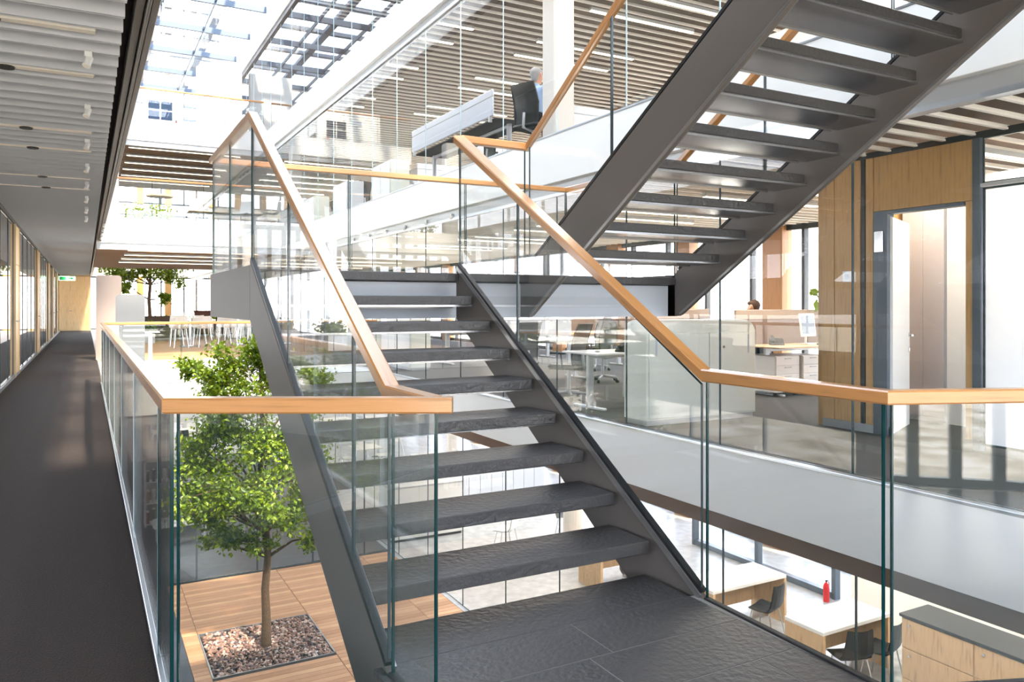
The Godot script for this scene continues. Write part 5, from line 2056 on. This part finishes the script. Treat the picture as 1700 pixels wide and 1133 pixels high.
func canteen() -> void:
	var y := -STOREY
	var o1 := ["first", "second", "third", "fourth", "fifth", "sixth", "seventh", "eighth"]
	for i in 6:
		lamp_strip(o1[i] + " lit strip lamp over the ground floor offices", 7.0, 9.6, -0.50, -2.2 - 2.6 * i, true, 10.0)
	for i in 5:
		lamp_strip(o1[i] + " lit strip lamp over the canteen beyond the courtyard", 2.2, 5.2, -0.50, -23.0 - 3.6 * i, true, 6.0)
		lamp_strip(o1[i] + " lit strip lamp over the canteen behind the office glazing", 7.0, 9.6, -0.50, -18.6 - 3.6 * i, true, 8.0)
	# round columns
	for d in [[Vector3(8.1, y, -12.4), "round white column on the ground floor behind the office glazing"], [Vector3(9.6, y, -21.2), "round white column in the canteen beyond the courtyard"], [Vector3(1.7, y, -29.5), "far round white column among the canteen tables"]]:
		var c := thing("column", d[1], "column", d[0])
		var s := st()
		lathe(s, [Vector2(0.19, 0.0), Vector2(0.19, 3.0)], Vector3.ZERO, 24)
		obj("shaft", s, M.column, c)
	# rows of tables and chairs
	var c0 := make_shell_chair("white canteen chair at the long tables beyond the courtyard", M.plastic_white, "white canteen chairs beyond the courtyard")
	var b0 := make_shell_chair("black canteen chair nearest the courtyard tree, left of the pair", M.black, "black canteen chairs beyond the courtyard tree")
	b0.position = Vector3(2.75, y, -27.0)
	b0.rotation.y = PI
	dup(b0, "black canteen chair nearest the courtyard tree, right of the pair", Vector3(3.55, y, -27.0), PI)
	var k := 0
	for r in 3:
		for i in 4:
			var at := Vector3(2.8 + 2.4 * i, y, -28.0 - 3.0 * r)
			var t := thing("canteen_table", "long white canteen table, %s row back, %s from the left" % [["first", "second", "third"][r], ["first", "second", "third", "fourth"][i]], "table", at, 0.0, "white canteen tables beyond the courtyard")
			var s := st()
			box(s, Vector3(0, 0.73, 0), Vector3(1.8, 0.03, 0.8), 0.005)
			obj("tabletop", s, M.plastic_white, t)
			for sx in [-1, 1]:
				for sz in [-1, 1]:
					s = st()
					tube(s, [Vector3(sx * 0.8, 0.0, sz * 0.32), Vector3(sx * 0.8, 0.715, sz * 0.32)], [0.018], 8)
					obj("leg", s, M.chrome, t)
			for q in [[-0.45, 0.62, 0.0], [0.45, 0.62, 0.0], [-0.45, -0.62, PI], [0.45, -0.62, PI]]:
				if r == 0 and i == 0 and q[1] > 0: continue
				var p := at + Vector3(q[0], 0, q[1])
				if k == 0:
					c0.position = p
					c0.rotation.y = q[2]
				else:
					dup(c0, "x", p, q[2] + rng.randf_range(-0.15, 0.15))
				tag(c0 if k == 0 else get_child(get_child_count() - 1), "white canteen chair, %s side of the %s long table, %s row back" % ["near left" if q[1] > 0 and q[0] < 0 else "near right" if q[1] > 0 else "far left" if q[0] < 0 else "far right", ["first", "second", "third", "fourth"][i], ["first", "second", "third"][r]], "chair")
				k += 1
	# grey upright locker row
	var l := thing("locker_row", "low row of light grey lockers behind the office glazing on the ground floor", "lockers", Vector3(8.5, y, -16.6), 0.12)
	var s := st()
	span(s, Vector3(-1.6, 0.0, -0.3), Vector3(1.6, 0.8, 0.0))
	obj("carcass", s, M.alu, l)
	for i in 10:
		s = st()
		span(s, Vector3(-1.59 + 0.32 * i, 0.05, 0.0), Vector3(-1.60 + 0.32 * (i + 1), 0.86, 0.025), 0.004)
		obj("door", s, M.panel_grey, l)
	# white counter block and rack
	var b := thing("counter_block", "white counter block with glass front on the ground floor beyond the stair", "counter", Vector3(6.3, y, -15.6))
	s = st()
	span(s, Vector3(-0.8, 0.05, -0.4), Vector3(0.8, 1.1, 0.4), 0.01)
	obj("body", s, M.plastic_white, b)
	s = st()
	span(s, Vector3(-0.83, 1.1, -0.43), Vector3(0.83, 1.14, 0.43), 0.006)
	obj("worktop", s, M.alu, b)
	s = st()
	span(s, Vector3(-0.78, 0, -0.38), Vector3(0.78, 0.05, 0.38))
	obj("plinth", s, M.steel_dark, b)
	dup(c0, "white chair standing alone beside the round ground floor column", Vector3(7.3, y, -13.6), 0.7)
	var dc := dup(b0, "dark chair standing alone behind the ground floor glazing", Vector3(8.9, y, -13.9), 1.1)
	dc.set_meta("group", "loose chairs on the ground floor")
	for i in 4:
		var tb := thing("canteen_table", "small white ground floor table behind the office glazing, %s from the stair" % ["first", "second", "third", "fourth"][i], "table", Vector3(7.2 + 1.1 * (i % 2), y, -17.9 - 2.1 * i))
		s = st()
		box(s, Vector3(0, 0.73, 0), Vector3(0.8, 0.03, 0.8), 0.005)
		obj("tabletop", s, M.plastic_white, tb)
		s = st()
		tube(s, [Vector3(0, 0.02, 0), Vector3(0, 0.715, 0)], [0.03], 10)
		lathe(s, [Vector2(0.22, 0.0), Vector2(0.2, 0.02), Vector2(0.03, 0.03)], Vector3.ZERO, 16)
		obj("pedestal", s, M.chrome, tb)
		for sx in [-1, 1]:
			dup(c0, "white chair at the %s small table behind the office glazing, %s side" % [["first", "second", "third", "fourth"][i], "left" if sx < 0 else "right"], tb.position + Vector3(sx * 0.6, 0, 0.0), sx * PI / 2)
	# bookshelf seen through the corridor balustrade
	var sh := thing("bookshelf", "white bookshelf with books beyond the courtyard, seen through the corridor balustrade", "bookshelf", Vector3(1.75, y, -19.0))
	s = st()
	for px in [-0.6, 0.0, 0.6]:
		span(s, Vector3(px - 0.012, 0, -0.15), Vector3(px + 0.012, 1.5, 0.15))
	obj("upright", s, M.plastic_white, sh)
	for r in 4:
		s = st()
		span(s, Vector3(-0.6, 0.05 + 0.46 * r, -0.15), Vector3(0.6, 0.075 + 0.46 * r, 0.15))
		obj("shelf", s, M.plastic_white, sh)
	var names_ := ["book_red", "book_blue", "book_white", "book_green", "book_tan"]
	var tone := ["red", "blue", "white", "green", "tan"]
	var row := ["bottom", "middle", "top"]
	for r in 3:
		for i in 9:
			var hh := rng.randf_range(0.22, 0.32)
			var q := (r * 4 + i * 3) % 5
			var bk := thing("book", "%s book, %s from the left on the %s shelf of the white bookshelf" % [tone[q], ["first", "second", "third", "fourth", "fifth", "sixth", "seventh", "eighth", "ninth"][i], row[r]], "book", Vector3(1.20 + 0.115 * i + (0.03 if i > 4 else 0.0), y + 0.075 + 0.46 * r, -18.98), 0.0, "%s books on the %s shelf" % [tone[q], row[r]])
			s = st()
			box(s, Vector3(0, hh / 2, 0), Vector3(0.06, hh, 0.2), 0.003)
			obj("cover", s, M[names_[q]], bk)
			s = st()
			box(s, Vector3(0, hh / 2 + 0.002, -0.004), Vector3(0.046, hh, 0.19))
			obj("pages", s, M.paper, bk)
	var bx := thing("cream_bench", "low cream bench in front of the bookshelf beyond the courtyard", "bench", Vector3(1.75, y, -17.6))
	s = st()
	box(s, Vector3(0, 0.38, 0), Vector3(1.1, 0.12, 0.45), 0.03)
	obj("cushion", s, M.shade_blind, bx)
	for sx in [-1, 1]:
		s = st()
		box(s, Vector3(sx * 0.45, 0.16, 0), Vector3(0.05, 0.32, 0.4))
		obj("leg", s, M.alu, bx)


func cafe() -> void:
	# high tables with white bucket chairs
	var c0 := make_shell_chair("white cafe chair", M.plastic_white, "white cafe chairs at the far end of the atrium", 0.62, "bar_chair")
	var n := 0
	for i in 2:
		var at := Vector3(3.0 + 1.55 * i, 0, -27.4 - 0.4 * i)
		var t := thing("high_table", "white high table at the far end of the atrium, " + ["left of the two", "right of the two"][i], "table", at)
		var s := st()
		box(s, Vector3(0, 0.93, 0), Vector3(1.1, 0.03, 0.7), 0.005)
		obj("tabletop", s, M.plastic_white, t)
		s = st()
		tube(s, [Vector3(0, 0, 0), Vector3(0, 0.92, 0)], [0.035], 10)
		box(s, Vector3(0, 0.012, 0), Vector3(0.6, 0.024, 0.5), 0.006)
		obj("pedestal", s, M.chrome, t)
		for q in [[-0.35, 0.65, 0.0, "front left"], [0.35, 0.65, 0.1, "front right"], [-0.35, -0.65, PI, "back left"], [0.35, -0.65, PI, "back right"]]:
			var lab: String = "white bar chair at the %s of the %s high table" % [q[3], ["left", "right"][i]]
			if n == 0:
				c0.position = at + Vector3(q[0], 0, q[1])
				tag(c0, lab, "chair")
			else:
				dup(c0, lab, at + Vector3(q[0], 0, q[1]), q[2])
			n += 1
		for k in 2:
			var cup := thing("bottle", "small white bottle on the %s high table, %s one" % [["left", "right"][i], ["left", "right"][k]], "bottle", at + Vector3(-0.15 + 0.25 * k, 0.945, 0))
			s = st()
			lathe(s, [Vector2(0.0, 0.0), Vector2(0.035, 0.0), Vector2(0.035, 0.15), Vector2(0.014, 0.2), Vector2(0.014, 0.26), Vector2(0.0, 0.26)], Vector3.ZERO, 12)
			obj("glass_body", s, M.plastic_white, cup)
			s = st()
			lathe(s, [Vector2(0.016, 0.255), Vector2(0.016, 0.275), Vector2(0.0, 0.275)], Vector3.ZERO, 10)
			obj("cap", s, M.alu, cup)
	# sofa, armchairs and low cabinet
	var sf := thing("sofa", "dark brown two seat sofa beyond the high tables", "sofa", Vector3(2.55, 0, -33.0))
	var s := st()
	box(s, Vector3(0, 0.25, 0), Vector3(1.9, 0.3, 0.85), 0.04)
	obj("base", s, M.sofa, sf)
	for sx in [-1, 1]:
		s = st()
		box(s, Vector3(sx * 0.95, 0.42, 0), Vector3(0.2, 0.66, 0.88), 0.05)
		obj("arm", s, M.sofa, sf)
		s = st()
		box(s, Vector3(sx * 0.42, 0.46, 0.05), Vector3(0.82, 0.16, 0.7), 0.05)
		obj("seat_cushion", s, M.sofa, sf)
	s = st()
	box(s, Vector3(0, 0.62, -0.36), Vector3(1.9, 0.62, 0.2), 0.06)
	obj("backrest", s, M.sofa, sf)
	for i in 2:
		var a := thing("armchair", ["reddish brown leather armchair beyond the high tables, left one", "reddish brown leather armchair beyond the high tables, right one"][i], "armchair", Vector3(4.3 + 0.9 * i, 0, -34.6))
		s = st()
		box(s, Vector3(0, 0.3, 0), Vector3(0.75, 0.3, 0.75), 0.05)
		obj("seat", s, M.brown_leather, a)
		s = st()
		box(s, Vector3(0, 0.75, -0.32), Vector3(0.75, 0.75, 0.16), 0.06)
		obj("backrest", s, M.brown_leather, a)
		for sx in [-1, 1]:
			s = st()
			box(s, Vector3(sx * 0.36, 0.45, 0), Vector3(0.1, 0.35, 0.7), 0.03)
			obj("arm", s, M.brown_leather, a)
		s = st()
		for sx in [-1, 1]:
			for sz in [-1, 1]:
				tube(s, [Vector3(sx * 0.3, 0, sz * 0.3), Vector3(sx * 0.3, 0.16, sz * 0.3)], [0.02], 8)
		obj("feet", s, M.chrome, a)
	planter("long planter of green plants before the far cafe windows, left", Vector3(2.3, 0, -36.5), Vector3(2.6, 0.42, 0.5), 700, 81, 0.16)
	planter("long planter of green plants before the far cafe windows, right", Vector3(5.0, 0, -36.5), Vector3(2.4, 0.42, 0.5), 700, 82, 0.16)
	planter("green plant box beside the rounded grey partition", Vector3(1.7, 0, -30.4), Vector3(0.9, 0.35, 0.5), 350, 83, 0.14)
	var stem := [Vector3(0, 0.0, 0), Vector3(0.03, 0.8, 0), Vector3(-0.02, 1.6, 0), Vector3(0.04, 2.3, 0), Vector3(0.0, 3.4, 0), Vector3(0, 4.3, 0)]
	var blobs := []
	for q in [[-1.5, 3.2, 0.55], [-0.9, 2.7, 0.5], [-0.6, 3.5, 0.6], [0.4, 2.9, 0.55], [1.0, 3.3, 0.6], [1.9, 3.6, 0.5], [0.2, 3.8, 0.6], [-1.4, 4.0, 0.55], [0.9, 4.2, 0.6], [0.6, 1.7, 0.28], [2.4, 4.2, 0.5], [-0.3, 4.4, 0.5], [-0.3, 3.0, 0.5], [0.9, 2.6, 0.4], [-1.5, 2.7, 0.4], [-1.0, 2.15, 0.3]]:
		blobs.append([Vector3(q[0], q[1], rng.randf_range(-0.5, 0.5)), q[2]])
	tree("far indoor tree with wide crown behind the cafe tables", Vector3(2.6, 0, -39.8), stem, [0.10, 0.085, 0.075, 0.07, 0.05, 0.02], blobs, 7500, 0.15, 9)
	# black folded umbrella stand shape beside the partition: a black draped chair
	var ch := make_office_chair("black high backed office chair between the two partition panels", M.black, "black chairs by the partition panels")
	ch.position = Vector3(0.62, 0, -18.85)
	ch.rotation.y = 2.2
	var ds := desk("small white desk between the two partition panels", Vector3(1.0, 0, -19.9), 1.0, 0.6, M.plastic_white)
	monitor("white monitor on the small desk between the partition panels", ds.position + Vector3(0, 0.74, 0), PI)
	var cb := thing("filing_cabinet", "low cream cabinet against the windows right of the rounded grey partition", "cabinet", Vector3(1.0, 0, -33.6))
	s = st()
	span(s, Vector3(-0.5, 0.05, -0.22), Vector3(0.5, 1.2, 0.22), 0.006)
	obj("body", s, M.cabinet, cb)
	s = st()
	span(s, Vector3(-0.52, 1.2, -0.24), Vector3(0.52, 1.23, 0.24))
	obj("top", s, M.table_wood, cb)
	s = st()
	span(s, Vector3(-0.48, 0, -0.2), Vector3(0.48, 0.05, 0.2))
	obj("plinth", s, M.alu, cb)


func far_levels() -> void:
	# first bridge: planter, tables with a round shade, chairs
	var y := STOREY
	planter("green planter on the first bridge across the far atrium", Vector3(1.5, y - 0.02, -23.0), Vector3(1.2, 0.10, 0.40), 400, 91, 0.10)
	var c0 := make_shell_chair("white shell chair on the first bridge, right of the tall round table", M.plastic_white, "white shell chairs on the first bridge")
	c0.position = Vector3(4.0, y, -23.6)
	c0.rotation.y = 2.4
	dup(c0, "white shell chair on the first bridge, close behind the glass on the far right", Vector3(4.75, y, -23.2), 1.2)
	var t := thing("bar_table", "tall round wooden bar table on the first bridge behind the glass", "table", Vector3(1.96, y, -25.7))
	var s := st()
	tube(s, [Vector3(0, 0, 0), Vector3(0, 1.08, 0)], [0.03], 10)
	obj("pole", s, M.mullion, t)
	s = st()
	lathe(s, [Vector2(0.0, 1.12), Vector2(0.38, 1.12), Vector2(0.38, 1.07), Vector2(0.0, 1.07)], Vector3.ZERO, 24)
	obj("tabletop", s, M.table_wood, t)
	s = st()
	lathe(s, [Vector2(0.3, 0.0), Vector2(0.28, 0.03), Vector2(0.03, 0.04)], Vector3.ZERO, 18)
	obj("foot", s, M.mullion, t)
	desk("long wood topped table on the first bridge behind the glass", Vector3(3.9, y, -26.2), 2.2, 0.8, M.table_wood)
	# second bridge: white block with a dark blue picture screen
	y = STOREY * 2
	var w := struct("wall_front", "white wall block on the second bridge with a dark blue screen", "wall", Vector3(0, y, 0))
	s = st()
	span(s, Vector3(0.5, 0.0, -29.6), Vector3(3.0, 1.75, -29.4), 0.01)
	obj("board", s, M.white, w)
	var sc := thing("wall_screen", "dark blue wall screen in a white frame on the second bridge", "screen", Vector3(2.26, y + 0.98, -29.38))
	s = st()
	box(s, Vector3.ZERO, Vector3(0.95, 0.85, 0.03), 0.005)
	obj("frame", s, M.plastic_white, sc)
	for q in [[-0.2, 0.17], [0.2, 0.17], [-0.2, -0.17], [0.2, -0.17]]:
		s = st()
		box(s, Vector3(q[0], q[1], 0.018), Vector3(0.36, 0.3, 0.01))
		obj("screen_pane", s, M.screen_lit, sc)
	extinguisher("red fire extinguisher on the second bridge right of the blue screen", Vector3(2.72, y + 0.0, -28.9))
	var lt := thing("display_stand", "thin white display stand on the second bridge left of the blue screen", "stand", Vector3(1.65, y, -28.8))
	s = st()
	tube(s, [Vector3(0, 0.0, 0), Vector3(0, 1.1, 0)], [0.02], 8)
	box(s, Vector3(0, 0.01, 0), Vector3(0.4, 0.02, 0.3))
	obj("pole", s, M.alu, lt)
	s = st()
	box(s, Vector3(0, 1.15, 0), Vector3(0.4, 0.25, 0.03), 0.005, Basis(Vector3.RIGHT, -0.4))
	obj("board", s, M.panel_grey, lt)
	var v := struct("wall_front", "white upper wall at the right end of the second bridge", "wall", Vector3(0, y, 0))
	s = st()
	span(s, Vector3(3.6, 0.0, -31.0), Vector3(5.2, 3.1, -30.8), 0.01)
	obj("board", s, M.white, v)
